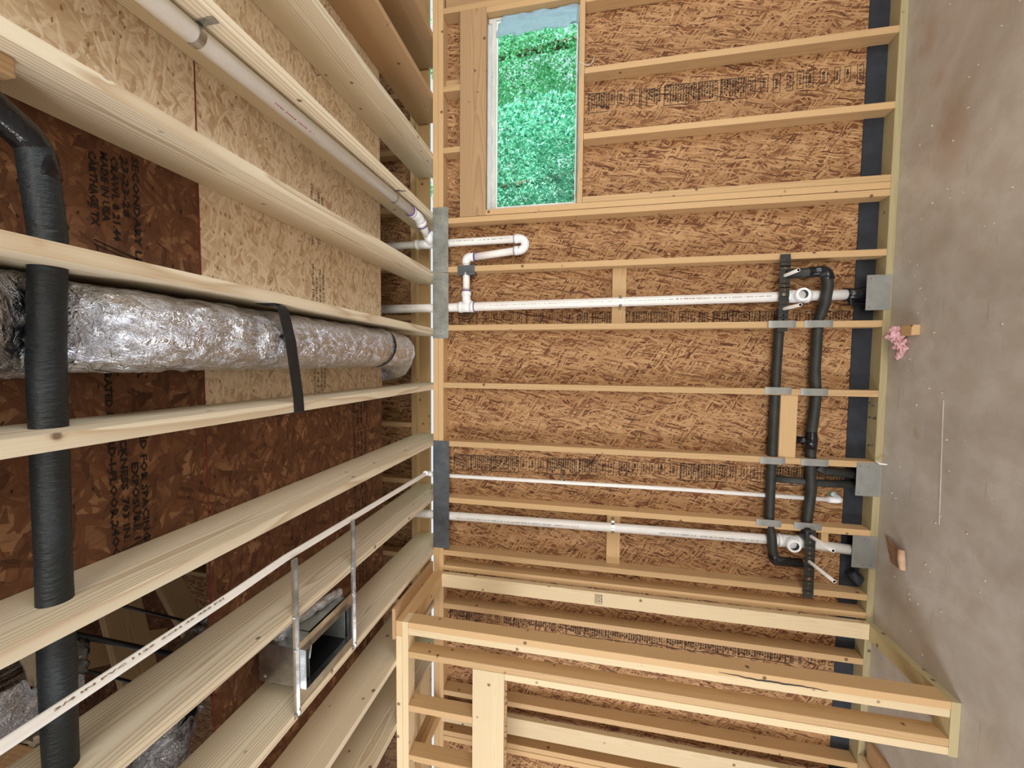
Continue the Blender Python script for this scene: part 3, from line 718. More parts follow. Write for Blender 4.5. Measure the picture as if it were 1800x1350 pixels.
# ------------------------------------------------------------ black brackets, water pipes, stubs
def bracket(x0, x1, za, zb, label, holes):
    """thin black bar with real round holes"""
    bm = bmesh.new(); y0 = D - 0.024; y1 = D - 0.0195; hw = 0.027
    def zc(x): return za + (zb - za) * (x - x0) / (x1 - x0)
    N = 12; xs = sorted(holes); cuts = [x0]
    for h, r in xs: cuts += [h - 0.014, h + 0.014]
    cuts.append(x1)
    def quad(a, b):
        if b - a < 1e-4: return
        bm.faces.new([bm.verts.new(p) for p in ((a, y0, zc(a) - hw), (b, y0, zc(b) - hw), (b, y0, zc(b) + hw), (a, y0, zc(a) + hw))])
    quad(cuts[0], cuts[1])
    for i, (h, r) in enumerate(xs):
        cz = zc(h); ring = [bm.verts.new((h + r * math.cos(2 * PI * k / 16), y0, cz + r * math.sin(2 * PI * k / 16))) for k in range(16)]
        outer = []
        for k in range(16):
            a = 2 * PI * k / 16; ca, sa = math.cos(a), math.sin(a); s = min(0.014 / abs(ca) if abs(ca) > 1e-6 else 9, hw / abs(sa) if abs(sa) > 1e-6 else 9)
            px_ = h + ca * s; pz_ = cz + sa * s
            outer.append(bm.verts.new((px_, y0, pz_)))
        for k in range(16): bm.faces.new((ring[k], outer[k], outer[(k + 1) % 16], ring[(k + 1) % 16]))
        for sx in (-1, 1):
            for sz in (-1, 1):
                # corner fill
                a_ = math.atan2(hw, 0.014); ks = [k for k in range(16) if abs(abs(math.atan2(math.sin(2 * PI * k / 16) * sz, math.cos(2 * PI * k / 16) * sx)) - a_) < 0.4 and math.sin(2 * PI * k / 16) * sz > 0 and math.cos(2 * PI * k / 16) * sx >= -1e-6]
                if len(ks) >= 2:
                    cvt = bm.verts.new((h + sx * 0.014, y0, cz + sz * hw))
                    ks = sorted(ks, key=lambda k: abs(math.cos(2 * PI * k / 16)))
                    for q in range(len(ks) - 1):
                        try: bm.faces.new((outer[ks[q]], outer[ks[q + 1]], cvt))
                        except ValueError: pass
        quad(cuts[2 + 2 * i], cuts[3 + 2 * i])
    bmesh.ops.recalc_face_normals(bm, faces=bm.faces)
    bmesh.ops.solidify(bm, geom=bm.faces[:], thickness=0.004)
    return tag(finish(bm, 'pipe_bracket', M['foam2']), label, 'bracket', 'black perforated brackets')
bracket(0.205, 0.660, 0.565, 0.565, 'black perforated bracket bar across two studs over the upper drain', [(0.625, .006), (0.60, .006), (0.578, .009), (0.50, .006), (0.475, .008), (0.452, .009), (0.425, .010), (0.38, .006), (0.335, .009), (0.30, .006), (0.275, .006)])
bracket(-1.405, -0.985, 0.362, 0.365, 'black perforated bracket bar across two studs over the second drain', [(-1.06, .007), (-1.075 - .02, .005), (-1.125, .009), (-1.155, .006), (-1.185, .008), (-1.225, .006), (-1.255, .005), (-1.285, .011), (-1.315, .006), (-1.342, .009), (-1.375, .006)])
for bx, bz in ((0.64, 0.565), (0.25, 0.565), (-0.99, 0.364), (-1.378, 0.362)): pass
YB = D + 0.008
bp = empty('insulated_pipe', (-0.2, YB, 0.35), 'black sleeved water pipe nearer the floor, bent to the upper bracket', 'pipe')
tubeo('pipe', fillet([(0.545, D - 0.012, 0.56), (0.552, D - 0.014, 0.40), (0.545, D - 0.014, 0.345), (0.47, D - 0.024, 0.338), (0.37, D - 0.016, 0.345), (0.27, D + .032, 0.352), (-0.03, D + .031, 0.357), (-0.18, D + .032, 0.343), (-0.30, D + .028, 0.352), (-0.40, D + .026, 0.362), (-0.54, D + .032, 0.357), (-0.62, D + .032, 0.354), (-0.76, D + .026, 0.348), (-0.94, D + .032, 0.360), (-1.005, D + .026, 0.363)], 0.04), 0.0285, 'foam2', bp, 20)
bm = bmesh.new(); tube(bm, fillet([(0.549, D - 0.013, 0.44), (0.556, D - 0.014, 0.365), (0.545, D - 0.014, 0.345), (0.50, D - 0.020, 0.334)], 0.03), 0.0315, 18)
finish(bm, 'tape_wrap', M['tape'], bp); bm = bmesh.new()
YT = D + 0.027
tube(bm, [(-0.395, YT, 0.363), (-0.44, YT, 0.360), (-0.50, YT, 0.36)], [0.030, 0.034, 0.031], 14); tube(bm, [(-0.45, YT + .02, 0.43), (-0.45, YT, 0.37)], 0.021, 12)
finish(bm, 'tape_wrap', M['tape'], bp); bm = bmesh.new()
tube(bm, [(-0.989, D + 0.02, 0.378), (-1.012, D + 0.006, 0.374), (-1.045, D + 0.004, 0.366)], [0.030, 0.040, 0.024], 14)
finish(bm, 'tape_wrap', M['tape'], bp)
bp2 = empty('insulated_pipe', (-0.4, YB, 0.56), 'straight black sleeved water pipe farther from the floor', 'pipe')
tubeo('pipe', fillet([(0.345, D + 0.008, 0.560), (0.25, D + .029, 0.560), (-0.03, D + .029, 0.566), (-0.37, D + .029, 0.569), (-0.75, D + .029, 0.570), (-0.985, D + .029, 0.569), (-1.05, D - .012, 0.568), (-1.13, D - .022, 0.566), (-1.193, D - .022, 0.545), (-1.20, D - 0.010, 0.40)], 0.04), 0.0262, 'foam2', bp2, 20)
bm = bmesh.new(); tube(bm, fillet([(-1.155, D - .022, 0.5635), (-1.195, D - .022, 0.553), (-1.200, D - .010, 0.40)], 0.025), 0.0278, 18); finish(bm, 'tape_wrap', M['tape'], bp2)
bp3 = empty('insulated_riser', (-0.66, YB + 0.05, 0.02), 'pair of black sleeved pipes dropping to the floor behind a square plate', 'pipe')
tubeo('pipe', fillet([(-0.70, D + 0.045, 0.545), (-0.715, D + 0.052, 0.30), (-0.71, D + 0.052, 0.03)], 0.03), 0.021, 'foam2', bp3, 16)
tubeo('pipe', fillet([(-0.60, D + 0.02, 0.33), (-0.635, D + 0.045, 0.28), (-0.655, D + 0.05, 0.03)], 0.03), 0.0265, 'foam2', bp3, 16)
bm = bmesh.new(); tube(bm, [(-1.25, D + 0.06, 0.10), (-1.30, D + 0.055, 0.06), (-1.27, D + 0.05, 0.04)], [0.03, 0.04, 0.02], 10)
tag(finish(bm, 'tape_scrap', M['flash']), 'crumpled black membrane scrap on the bottom plate past the second drain', 'scrap')
for (a, b, lab) in (
    ((0.535, D - 0.02, 0.563), (0.540, D - 0.135, 0.545), 'short cream stub pipe through the upper bracket, farther from the drain opening'),
    ((0.340, D - 0.02, 0.560), (0.338, D - 0.19, 0.553), 'short cream stub pipe through the upper bracket, below the drain opening'),
    ((-1.022, D - 0.02, 0.362), (-1.015, D - 0.225, 0.352), 'cream stub pipe through the lower bracket beside the second drain'),
    ((-1.178, D - 0.02, 0.366), (-1.175, D - 0.25, 0.352), 'longer cream stub pipe through the lower bracket at the bent black pipe')):
    bm = bmesh.new(); hollow(bm, a, b, 0.0098, 0.0072, 14, 0, 1, 0.02)
    tag(finish(bm, 'stub_pipe', [M['pvc'], M['drk']]), lab, 'stub pipe', 'cream stub pipes')  # dark inner colour stands for the shade inside the stub

# nails in the bottom plate
for (x, y, dx, lab) in ((-0.235, D + 0.015, 0.05, 'first bent nail standing in the bottom plate, at the central stud'),
                   (-0.305, D + 0.01, 0.02, 'middle short nail standing in the bottom plate'),
                   (-0.46, D + 0.006, 0.0, 'last thick nail head standing in the bottom plate')):
    bm = bmesh.new(); tube(bm, [(x, y + 0.02, 0.036), (x + dx * .5, y - 0.005, 0.075)], 0.0028, 8); tube(bm, [(x + dx * .5, y - 0.006, 0.074), (x + dx * .52, y - 0.007, 0.077)], 0.007, 10)
    tag(finish(bm, 'nail', M['galvd']), lab, 'nail', 'nails in the bottom plate')

# ------------------------------------------------------------ printed stamps on the sheathing
STAMP = ["RATED SHEATHING", "24/16", "SIZED FOR SPACING", "EXPOSURE 1", "THICKNESS 0.418 IN", "PS 2-10", "WINTER", "3202", "MILL", "HUD-UM-40", "THIS SIDE DOWN", "STRENGTH AXIS", "7/16 CATEGORY", "1028"]
def stamp_row(name, xc, z_from, z_to, w_, seed, mat='ink'):
    rnd = random.Random(seed); bm = bmesh.new(); z = z_from; y = SY - 0.0012
    X = (-1, 0, 0); Y = (0, 0, -1)
    def lines(z, n, pitch=0.0155):
        for k in range(n):
            x0 = xc(z) + w_ / 2
            ink_text(bm, rnd.choice(STAMP), (x0 - 0.005, y, z - 0.001), X, Y, w_ * rnd.uniform(0.6, 0.93), pitch * 0.68); z -= pitch
        return z
    while z > z_to:
        x0 = xc(z) + w_ / 2; kind = rnd.random()
        if kind < 0.42:      # dense framed panel of small lines
            n = rnd.randint(6, 13); H = n * 0.0155; z0 = z
            xe = xc(z - H) + w_ / 2
            ink_rect(bm, (x0, y, z), X, Y, w_, 0.0036); ink_rect(bm, (xe, y, z - H - 0.004), X, Y, w_, 0.0036)
            for (da) in (0, -w_):
                v = [bm.verts.new(p) for p in ((x0 + da, y, z), (x0 + da - 0.0036, y, z), (xe + da - 0.0036, y, z - H - 0.004), (xe + da, y, z - H - 0.004))]; bm.faces.new(v)
            z = lines(z - 0.003, n) - rnd.uniform(0.006, 0.02)
        elif kind < 0.75:    # single boxed marks
            for q in range(rnd.randint(1, 3)):
                x0 = xc(z) + w_ / 2; H = rnd.uniform(0.030, 0.045); L = w_ * rnd.uniform(0.7, 0.95)
                ink_frame(bm, (x0, y, z), X, Y, L, H, 0.003); ink_text(bm, rnd.choice(("3202", "1028", "MILL", "24/16", "PS 2", "WINTER")), (x0 - L * .22, y, z - H * 0.32), X, Y, L * .56, H * 0.36)
                z -= H + rnd.uniform(0.012, 0.035)
        elif kind < 0.9: z = lines(z, rnd.randint(3, 6)) - rnd.uniform(0.01, 0.03)
        else:
            for k in range(2): ink_rect(bm, (x0, y, z), X, Y, w_, 0.0045); z -= 0.009
            z -= rnd.uniform(0.01, 0.04)
    bmesh.ops.recalc_face_normals(bm, faces=bm.faces)
    return finish(bm, name, M[mat], bpy.data.objects['wall_back'])
stamp_row('ink_stamp', lambda z: -0.728 + (2.69 - z) * 0.016, 2.66, 0.16, 0.112, 1)
stamp_row('ink_stamp', lambda z: 0.318 - (2.69 - z) * 0.012, 2.68, 0.16, 0.098, 2)
stamp_row('ink_stamp', lambda z: 1.722 - (1.73 - z) * 0.014, 1.73, 0.20, 0.122, 3)
stamp_row('ink_stamp', lambda z: -1.885 + (2.69 - z) * 0.012, 2.69, 0.16, 0.10, 4)
# deck writing: reads along -X, letters stand toward the wall
bm = bmesh.new(); Zt = DECK - 0.0012; X = (-1, 0, 0); Yv = (0, 1, 0)
def dk(s, x, y, L, h=0.017): ink_text(bm, s, (x, y, Zt), X, Yv, L, h)
dk('SECONDARY LINE', 0.60, 0.945, 0.36); dk('23-23-28', 0.585, 0.918, 0.17); dk('CRAWL 8 21.44', 0.575, 0.892, 0.235); dk('MADE IN USA', 0.575, 0.868, 0.19); dk('CARTHAGE TX', 0.565, 0.842, 0.20)
for x in (0.330, 0.318): ink_rect(bm, (x, 0.845, Zt), (-0.25, 1, 0), (-1, -0.0, 0), 0.105, 0.004)
dk('THE FLOOR', 0.15, 0.937, 0.20); dk('M-48C', 0.13, 0.912, 0.10); dk('RY', 0.03, 0.885, 0.03); dk('RATED', -0.035, 0.855, 0.10)
dk('SIZED FOR SPACING', -0.16, 0.937, 0.395); dk('EXPOSURE 1', -0.305, 0.912, 0.235); dk('THICKNESS .703 IN.', -0.155, 0.885, 0.38); dk('STURD-I-FLOOR 24OC', -0.145, 0.857, 0.425)
for x in (-0.565, -0.578): ink_rect(bm, (x, 0.845, Zt), (0.22, 1, 0), (-1, 0.0, 0), 0.11, 0.004)
dk('SPAN', -0.590, 0.937, 0.10); dk('INCH', -0.590, 0.912, 0.09)
deckd = [o for o in bpy.data.objects if o.name.startswith('ceiling')]
finish(bm, 'printed_lettering', M['inkb'], deckd[3])
bm = bmesh.new()
for k, (y, x0, L) in enumerate(((1.705, 0.86, 0.30), (1.73, 0.80, 0.20), (1.755, 0.84, 0.26), (1.78, 0.82, 0.20))):
    ink_text(bm, ('STRUCTURAL PANEL', 'THIS SIDE UP', 'GREENWOOD MILL', 'EXPOSURE 1')[k % 4], (x0, y, Zt), X, Yv, L, 0.014)
    ink_text(bm, ('SPACE 1/8 INCH', 'AT ALL EDGES', 'FLOOR PANEL', 'MADE IN USA')[k % 4], (x0 - 0.38, y + 0.0, Zt), X, Yv, L * .9, 0.014)
    ink_text(bm, ('MADE IN USA', '1411', 'SUPPORT', 'PANEL')[k % 4], (x0 - 0.85, y - 0.0, Zt), X, Yv, L * .55, 0.014)
ink_text(bm, 'S', (1.455, 1.742, Zt), X, Yv, 0.02, 0.032)
for k in range(20):
    a, b = 2 * PI * k / 20, 2 * PI * (k + 1) / 20
    P_ = lambda t, r: Vector((1.445 + r * 1.0 * math.cos(t), 1.757 + r * .8 * math.sin(t), Zt))
    bm.faces.new([bm.verts.new(v) for v in (P_(a, .045), P_(b, .045), P_(b, .050), P_(a, .050))])
bmesh.ops.recalc_face_normals(bm, faces=bm.faces)
finish(bm, 'printed_lettering', M['inkg'], deckd[0])
bm = bmesh.new(); rnd = random.Random(5); x = -0.21
while x > -1.9:
    for k in range(4):
        ink_text(bm, rnd.choice(STAMP), (x, 2.03 + k * 0.036, Zt), X, Yv, rnd.uniform(0.10, 0.17), 0.016)
    if rnd.random() < 0.5: ink_frame(bm, (x + 0.005, 2.02, Zt), X, Yv, 0.19, 0.15, 0.003)
    x -= 0.2
bmesh.ops.recalc_face_normals(bm, faces=bm.faces)
finish(bm, 'printed_lettering', M['inkb'], deckd[1])

# ------------------------------------------------------------ joists
JX = {0: 2.665, 1: 2.262, 2: 1.858, 3: 1.455, 4: 1.050, 5: 0.646, 6: 0.246, 7: -0.154, 8: -0.558, 9: -0.960, 10: -1.362, 11: -1.764, 12: -2.166, 13: -2.57, 14: -2.97}
JL = {0: 'ceiling joist at the very top of the photo, mostly hidden', 1: 'dark brown ceiling joist, second from the top of the photo', 2: 'ceiling joist with a black knot on its side', 3: 'ceiling joist with cathedral grain, next to the knotted one',
      4: 'ceiling joist with a stippled lower edge that carries the long white pipe', 5: 'ceiling joist with broad white lower edge next to the taped black elbow', 6: 'ceiling joist directly above the foil duct',
      7: 'ceiling joist directly below the foil duct, black strap end nailed to it', 8: 'ceiling joist where the black sleeve pipe enters a hole beside printed lettering', 9: 'ceiling joist beside the thin long pipe, register straps crossing it',
      10: 'greyish ceiling joist behind the open duct boot', 11: 'ceiling joist behind the closet corner with a brown knot', 12: 'plain brown ceiling joist at the bottom edge by the closet', 13: 'hidden ceiling joist over the closet door', 14: 'farthest ceiling joist beyond the closet'}
for k, x in JX.items():
    if k > 12 or k == 0: continue
    tag(board('ceiling_joist', (x - T, x), (-3.6, 2.905), (ZC, DECK - 0.0005), 'y', 'pinet' if k in (1, 2) else 'pine', bev=0.004), JL[k], 'joist', 'joists of the floor above')  # tan lumber colours in the shadowed look of the upper joists
tag(board('scab_block', (JX[5] - T - 0.040, JX[5] - T - 0.001), (-0.6, 0.615), (2.838, 2.968), 'y', 'pinet'), 'short brown scab board on the side of a joist near the black elbow', 'block')
# rim and upper wall
tag(board('rim_board', (-5, 5), (UY, UY + T), (2.932, 3.018), 'x', 'spf'), 'narrow rim board across the joist ends above the bright slot', 'board')
tag(board('upper_bottom_plate', (-5, 5), (UY, UY + W4), (3.048, 3.086), 'x', 'spf'), 'bottom plate of the upper storey wall seen past the deck edge', 'plate')
UX = [(2.085, 'upper wall stud glimpsed beside the knotted joist'), (1.660, 'upper wall stud glimpsed between the two brown joists'), (1.216, 'upper wall stud glimpsed above the white wye fitting'),
      (0.770, 'upper wall stud glimpsed between the two white vent pipes'), (0.378, 'upper wall stud glimpsed behind the thicker vent pipe'), (-0.481, 'bright upper wall stud glimpsed below the duct elbow'), (-0.940, 'upper wall stud glimpsed by the thin pipe elbow'),
      (-1.171, 'upper wall stud glimpsed behind the register joist'), (-1.56, 'upper wall stud glimpsed near the closet top plates'), (-1.96, 'lowest upper wall stud glimpsed past the deck edge')]
for x, lab in UX: tag(board('upper_wall_stud', (x - T, x), (UY, UY + W4), (3.086, 5.4), 'z', 'spf'), lab, 'stud', 'studs of the upper storey wall')

# ------------------------------------------------------------ closet
CS = 'framing of the closet walls'
def cb(name, x, y, z, axis, mat, lab, cat='stud', grp=CS): return tag(board(name, x, y, z, axis, mat), lab, cat, grp)
PX0, PX1 = -1.613, -1.524
cb('closet_plate', (PX0, PX1), (YF + W4 + .001, D - .001), (0, 0.038), 'y', 'treated', 'greenish treated floor plate of the closet side wall, running toward the camera', 'plate')
cb('closet_plate', (-1.786, -1.524), (YF, YF + W4), (0, 0.038), 'x', 'treated', 'short pale treated floor plate ending at the closet door opening', 'plate')
cb('closet_plate', (-1.612, -1.524), (YF, D - .001), (2.746, 2.784), 'y', 'spf', 'upper top plate of the closet side wall, lapping over the corner', 'plate')
cb('closet_plate', (-1.612, -1.524), (YF + W4 + .001, D - .001), (2.708, 2.7455), 'y', 'spf', 'lower top plate of the closet side wall', 'plate')
cb('closet_plate', (-4.5, -1.524), (YF, YF + W4), (2.7075, 2.7455), 'x', 'spfl', 'lower pale top plate along the closet front, meeting the corner stud', 'plate')
cb('closet_plate', (-4.5, -1.614), (YF, YF + W4), (2.7465, 2.784), 'x', 'spfl', 'upper pale top plate along the closet front with ragged seam', 'plate')
cb('closet_nailer', (-1.637, -1.45), (YF - 0.006, D + 0.0), (2.785, 2.806), 'y', 'pinet', 'wide flat drywall nailer on top of the closet side wall', 'board')
cb('closet_stud', (-1.612, -1.516), (D - T, D - .001), (0.039, 2.707), 'z', 'spfl', 'pale wide-faced stud of the closet side wall nailed flat to the back wall')
cb('closet_stud', (-1.562, -1.524), (YF, YF + W4), (0.038, 2.707), 'z', 'spf', 'corner stud of the closet with a long dark split')
cb('closet_stud', (-1.603, -1.5635), (YF + 0.004, YF + W4), (0.038, 2.707), 'z', 'spfl', 'rounded pale stud doubled against the closet corner stud')
cb('closet_stud', (-1.740, -1.702), (YF, YF + W4), (0.038, 2.707), 'z', 'spf', 'full height door stud of the closet front')
cb('closet_stud', (-1.780, -1.742), (YF, YF + W4), (0.038, 2.126), 'z', 'spfl', 'knotty trimmer stud carrying the closet door header')
ch = empty('closet_header', (-2.3, YF, 2.126), 'flat pale header board over the closet door opening', 'header', CS)
board('header_board', (-3.3, -1.742), (YF, YF + T), (2.127, 2.312), 'x', 'spfl', ch)
board('header_board', (-3.3, -1.742), (YF + T + 0.013, YF + W4), (2.127, 2.312), 'x', 'spf', ch)
bm = bmesh.new(); bbox(bm, -3.3, -1.742, YF + T, YF + T + 0.013, 2.118, 2.300); finish(bm, 'header_filler', M['osb_wall'], ch)
cb('closet_cripple', (-2.071, -2.033), (YF, YF + W4), (2.313, 2.707), 'z', 'spf', 'short stud over the closet header, nearer the corner')
cb('closet_cripple', (-2.381, -2.343), (YF, YF + W4), (2.313, 2.707), 'z', 'spf', 'short stud over the closet header, at the bottom edge of the photo')
0 and cb('closet_cripple', (-2.75, -2.712), (YF, YF + W4), (2.313, 2.707), 'z', 'spf', 'short stud over the closet header, just outside the photo')
gs = bmesh.new(); Yg = D - T - 0.0012
ink_frame(gs, (-1.532, Yg, 1.625), (-1, 0, 0), (0, 0, -1), 0.062, 0.048, 0.002)
for k, t in enumerate(('S-P-F', 'KD-HT', 'STUD', '107')): ink_text(gs, t, (-1.537, Yg, 1.620 - k * 0.011), (-1, 0, 0), (0, 0, -1), 0.05, 0.007)
bmesh.ops.recalc_face_normals(gs, faces=gs.faces)
fs_ = [o for o in bpy.data.objects if o.name.startswith('closet_stud')][0]
finish(gs, 'grade_stamp', M['ink'], fs_)
# long drying split on the corner stud
cs_ = [o for o in bpy.data.objects if o.name.startswith('closet_stud') and 'split' in o.get('label', '')][0]
sb = bmesh.new(); rs = random.Random(3); zz = 1.02; xx = -1.545; pv = None
while zz > 0.52:
    wd = 0.0012 + 0.003 * math.sin(PI * (1.02 - zz) / 0.5); a_ = sb.verts.new((xx + wd, YF - 0.0006, zz)); b_ = sb.verts.new((xx - wd, YF - 0.0006, zz))
    if pv: sb.faces.new((pv[0], a_, b_, pv[1]))
    pv = (a_, b_); zz -= 0.018; xx += rs.uniform(-0.0035, 0.0025)
bmesh.ops.recalc_face_normals(sb, faces=sb.faces)
finish(sb, 'wood_split', M['dot'], cs_)
# second partition
QX = -2.505
cb('closet_plate', (-2.449, -2.36), (YF + W4 + .001, D - .001), (0, 0.038), 'y', 'spfl', 'pale floor plate end glimpsed inside the closet at the lower right', 'plate')
cb('closet_plate', (QX - W4, QX), (YF + W4 + .001, D - .001), (2.708, 2.7455), 'y', 'spf', 'lower top plate of the far closet partition', 'plate')
cb('closet_plate', (QX - W4, QX), (YF + W4 + .001, D - .001), (2.7465, 2.784), 'y', 'spf', 'upper top plate of the far closet partition', 'plate')
cb('closet_stud', (QX - 0.125, QX), (D - T, D - .001), (0.039, 2.707), 'z', 'spfl', 'white wide-faced stud of the far closet partition nailed flat to the back wall')
0 and cb('closet_stud', (QX - W4, QX), (YF + W4 + .06, YF + W4 + .06 + T), (0.039, 2.707), 'z', 'spfl', 'pale stud of the far closet partition near the door')
cb('closet_scrap', (-2.36, -2.235), (2.44, 2.60), (0.001, 0.020), 'x', 'pinet', 'reddish brown scrap board lying on the closet floor', 'board', None)

# ------------------------------------------------------------ foil duct
def wrinkled(name, path, rad, n=64, seg=160, amp=0.012, parent=None, flat=1.0, pinch=None, fr=1.0):
    pts = []; P = [Vector(p) for p in path]
    Ls = [0]
    for a, b in zip(P, P[1:]): Ls.append(Ls[-1] + (b - a).length)
    for i in range(seg + 1):
        s = Ls[-1] * i / seg; k = 0
        while k < len(P) - 2 and Ls[k + 1] < s: k += 1
        u = (s - Ls[k]) / (Ls[k + 1] - Ls[k]); pts.append(P[k].lerp(P[k + 1], u))
    bm = bmesh.new(); rings = tube(bm, pts, rad, n, cap=True)
    for i, ring in enumerate(rings):
        c = pts[i]; pk = 1.0
        if pinch:
            for (pos, wd, am) in pinch: pk -= am * math.exp(-((i / seg - pos) / wd) ** 2)
        for v in ring:
            d = v.co - c
            k1 = mnoise.noise(Vector((v.co.x * 9 * fr, v.co.y * 16 * fr, v.co.z * 9 * fr)))
            k2 = abs(mnoise.noise(Vector((v.co.x * 34 * fr, v.co.y * 44 * fr, v.co.z * 34 * fr + 7))))
            s = pk + (k1 * amp + k2 * amp * 0.9 * (1.6 if pk < 0.97 else 1)) / rad
            d = Vector((d.x, d.y, d.z * flat)) * s
            v.co = c + d
    return finish(bm, name, M['foil'], parent, None, True)
du = empty('foil_duct', (0.085, 1.0, ZC), 'fat crinkled silver foil duct lying between two joists', 'duct')
DP = fillet([(0.078, -1.6, 2.903), (0.078, 0.7, 2.903), (0.085, 2.12, 2.903), (0.078, 2.36, 2.905), (-0.005, 2.46, 3.00), (-0.035, 2.49, 3.2), (-0.05, 2.5, 3.9)], 0.10, 8)
dj = wrinkled('duct_jacket', DP, 0.108, 84, 460, 0.009, du, pinch=[(0.665, 0.005, 0.04)])
for v in dj.data.vertices:      # squeezed flat against the deck where the black pipe passes under it
    wy = v.co.y + 1.0
    k = math.exp(-((wy - 0.665) / 0.11) ** 2)
    zz = v.co.z + ZC
    if zz < 3.02:
        k2 = max(0.0, 3.012 - zz) * (1 - 0.56 * k)
        nz = 3.012 - k2 + 0.010 * k * mnoise.noise(Vector((v.co.x * 40, wy * 60, 3)))
        v.co.z = min(nz, 3.014) - ZC
        v.co.x = 0.0 + v.co.x * (1 + 0.05 * k)
# band clamp around the duct near its bend
cc = Vector((0.086, 2.09, 2.903))
ribbon('band_clamp', [cc + Vector((0.113 * math.cos(2 * PI * k / 40), 0.03 * math.sin(2 * PI * k / 40 + 2), 0.113 * math.sin(2 * PI * k / 40))) for k in range(41)], (0, 0.011, 0), 0.001, 'strap', du)
tag(ribbon('hanger_strap', fillet([(0.206, 1.235, 2.86), (0.2035, 1.24, 2.79), (0.19, 1.247, 2.782), (0.08, 1.275, 2.778), (-0.13, 1.31, 2.779), (-0.196, 1.318, 2.782), (-0.197, 1.318, 2.80), (-0.1965, 1.29, 2.84)], 0.01, 3), (0, 0.026, 0.0), 0.0012, 'strap'), 'wide black hanging strap slung under the foil duct', 'strap')

# big black insulated pipe through the joists
bg_ = empty('insulated_line', (-1.0, 0.66, 2.86), 'fat black foam covered pipe passing through the joists', 'pipe')
BP_ = fillet([(-3.4, 0.655, 2.893), (-0.9, 0.657, 2.893), (0.0, 0.668, 2.893), (0.28, 0.682, 2.893), (0.47, 0.668, 2.893), (0.545, 0.56, 2.893), (0.56, -1.5, 2.893)], 0.055, 10)
bm = bmesh.new(); pts = []
for a, b in zip(BP_, BP_[1:]):
    n = max(1, int((b - a).length / 0.05)); pts += [a.lerp(b, k / n) for k in range(n)]
pts.append(BP_[-1])
tube(bm, pts, [0.031 + 0.0018 * mnoise.noise(p * 4) for p in pts], 32); finish(bm, 'foam_sleeve', M['foam'], bg_, None, True)
bm = bmesh.new(); pe = fillet([(0.405, 0.675, 2.893), (0.47, 0.668, 2.893), (0.545, 0.56, 2.893), (0.553, 0.30, 2.893)], 0.06, 12)
tube(bm, pe, [0.0335 + 0.004 * mnoise.noise(p * 26) for p in pe], 28); finish(bm, 'tape_wrap', M['tape'], bg_, None, True)

# ------------------------------------------------------------ supply boot with hanger bars
bt = empty('duct_boot', (-1.21, 1.46, ZC), 'open sheet metal register boot hung on two bars between joists', 'duct boot')
x0, x1, y0, y1 = -1.30, -1.140, 1.310, 1.612
bm = frame_bm(-1.355, -1.095, y0, y1, 0.055, 0.045, 0, 0, 0, 1)
bm.free(); bm = bmesh.new()
zf = ZC - 0.004
for (a, b, c, d) in ((-1.352, x0, 1.285, 1.635), (x1, -1.098, 1.285, 1.635), (x0, x1, 1.285, y0), (x0, x1, y1, 1.635)): bbox(bm, a, b, c, d, zf, zf + 0.0016)
finish(bm, 'flange', M['zinc'], bt)
bm = bmesh.new()
for (a, b, c, d) in ((x0 - .001, x0, y0, y1), (x1, x1 + .001, y0, y1), (x0, x1, y0 - .001, y0), (x0, x1, y1, y1 + .001)): bbox(bm, a, b, c, d, zf - 0.014, ZC + 0.20)
bbox(bm, x0, x1, y0, y1, ZC + 0.20, ZC + 0.202)
finish(bm, 'boot_box', M['zinc'], bt)
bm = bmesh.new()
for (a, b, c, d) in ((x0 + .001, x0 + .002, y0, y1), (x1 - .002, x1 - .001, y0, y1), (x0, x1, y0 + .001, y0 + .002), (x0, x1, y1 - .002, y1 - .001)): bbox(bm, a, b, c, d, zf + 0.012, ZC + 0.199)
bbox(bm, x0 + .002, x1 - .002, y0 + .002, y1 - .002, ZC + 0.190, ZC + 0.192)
finish(bm, 'inner_shade', M['drk'], bt)  # dark sheets just inside the boot stand in for its interior shade
tubeo('damper_wire', fillet([(-1.165, 1.40, ZC + 0.12), (-1.16, 1.39, ZC + 0.02), (-1.20, 1.345, ZC - 0.004)], 0.03), 0.003, 'wire', bt, 8)
bm = bmesh.new()
for (a, b, c, d) in ((-1.352, -1.350, 1.36, 1.60), (-1.102, -1.100, 1.36, 1.60), (-1.352, -1.1, 1.36, 1.362), (-1.352, -1.1, 1.598, 1.60)): bbox(bm, a, b, c, d, ZC + 0.01, ZC + 0.19)
bbox(bm, -1.352, -1.100, 1.36, 1.60, ZC + 0.2025, ZC + 0.205)
finish(bm, 'outer_case', M['galv'], bt)
for yy_ in (1.272, 1.648):
    bm = bmesh.new(); bbox(bm, -1.385, -0.752, yy_ - 0.013, yy_ + 0.013, ZC - 0.0035, ZC - 0.0015); bbox(bm, -1.385, -0.752, yy_ + 0.009, yy_ + 0.013, ZC - 0.0105, ZC - 0.0025)
    for hx in (-0.98, -1.37, -1.11): bmesh.ops.create_uvsphere(bm, u_segments=8, v_segments=6, radius=0.006, matrix=Matrix.Translation((hx, yy_ - 0.004, ZC - 0.004)))
    finish(bm, 'hanger_bar', M['zinc'], bt)
wrinkled('foil_collar', fillet([(-1.09, 1.62, ZC + 0.05), (-1.075, 1.50, ZC + 0.06), (-1.085, 1.37, ZC + 0.10), (-1.19, 1.335, ZC + 0.17), (-1.28, 1.33, ZC + 0.18)], 0.04), 0.018, 24, 80, 0.012, bt, fr=1.6)

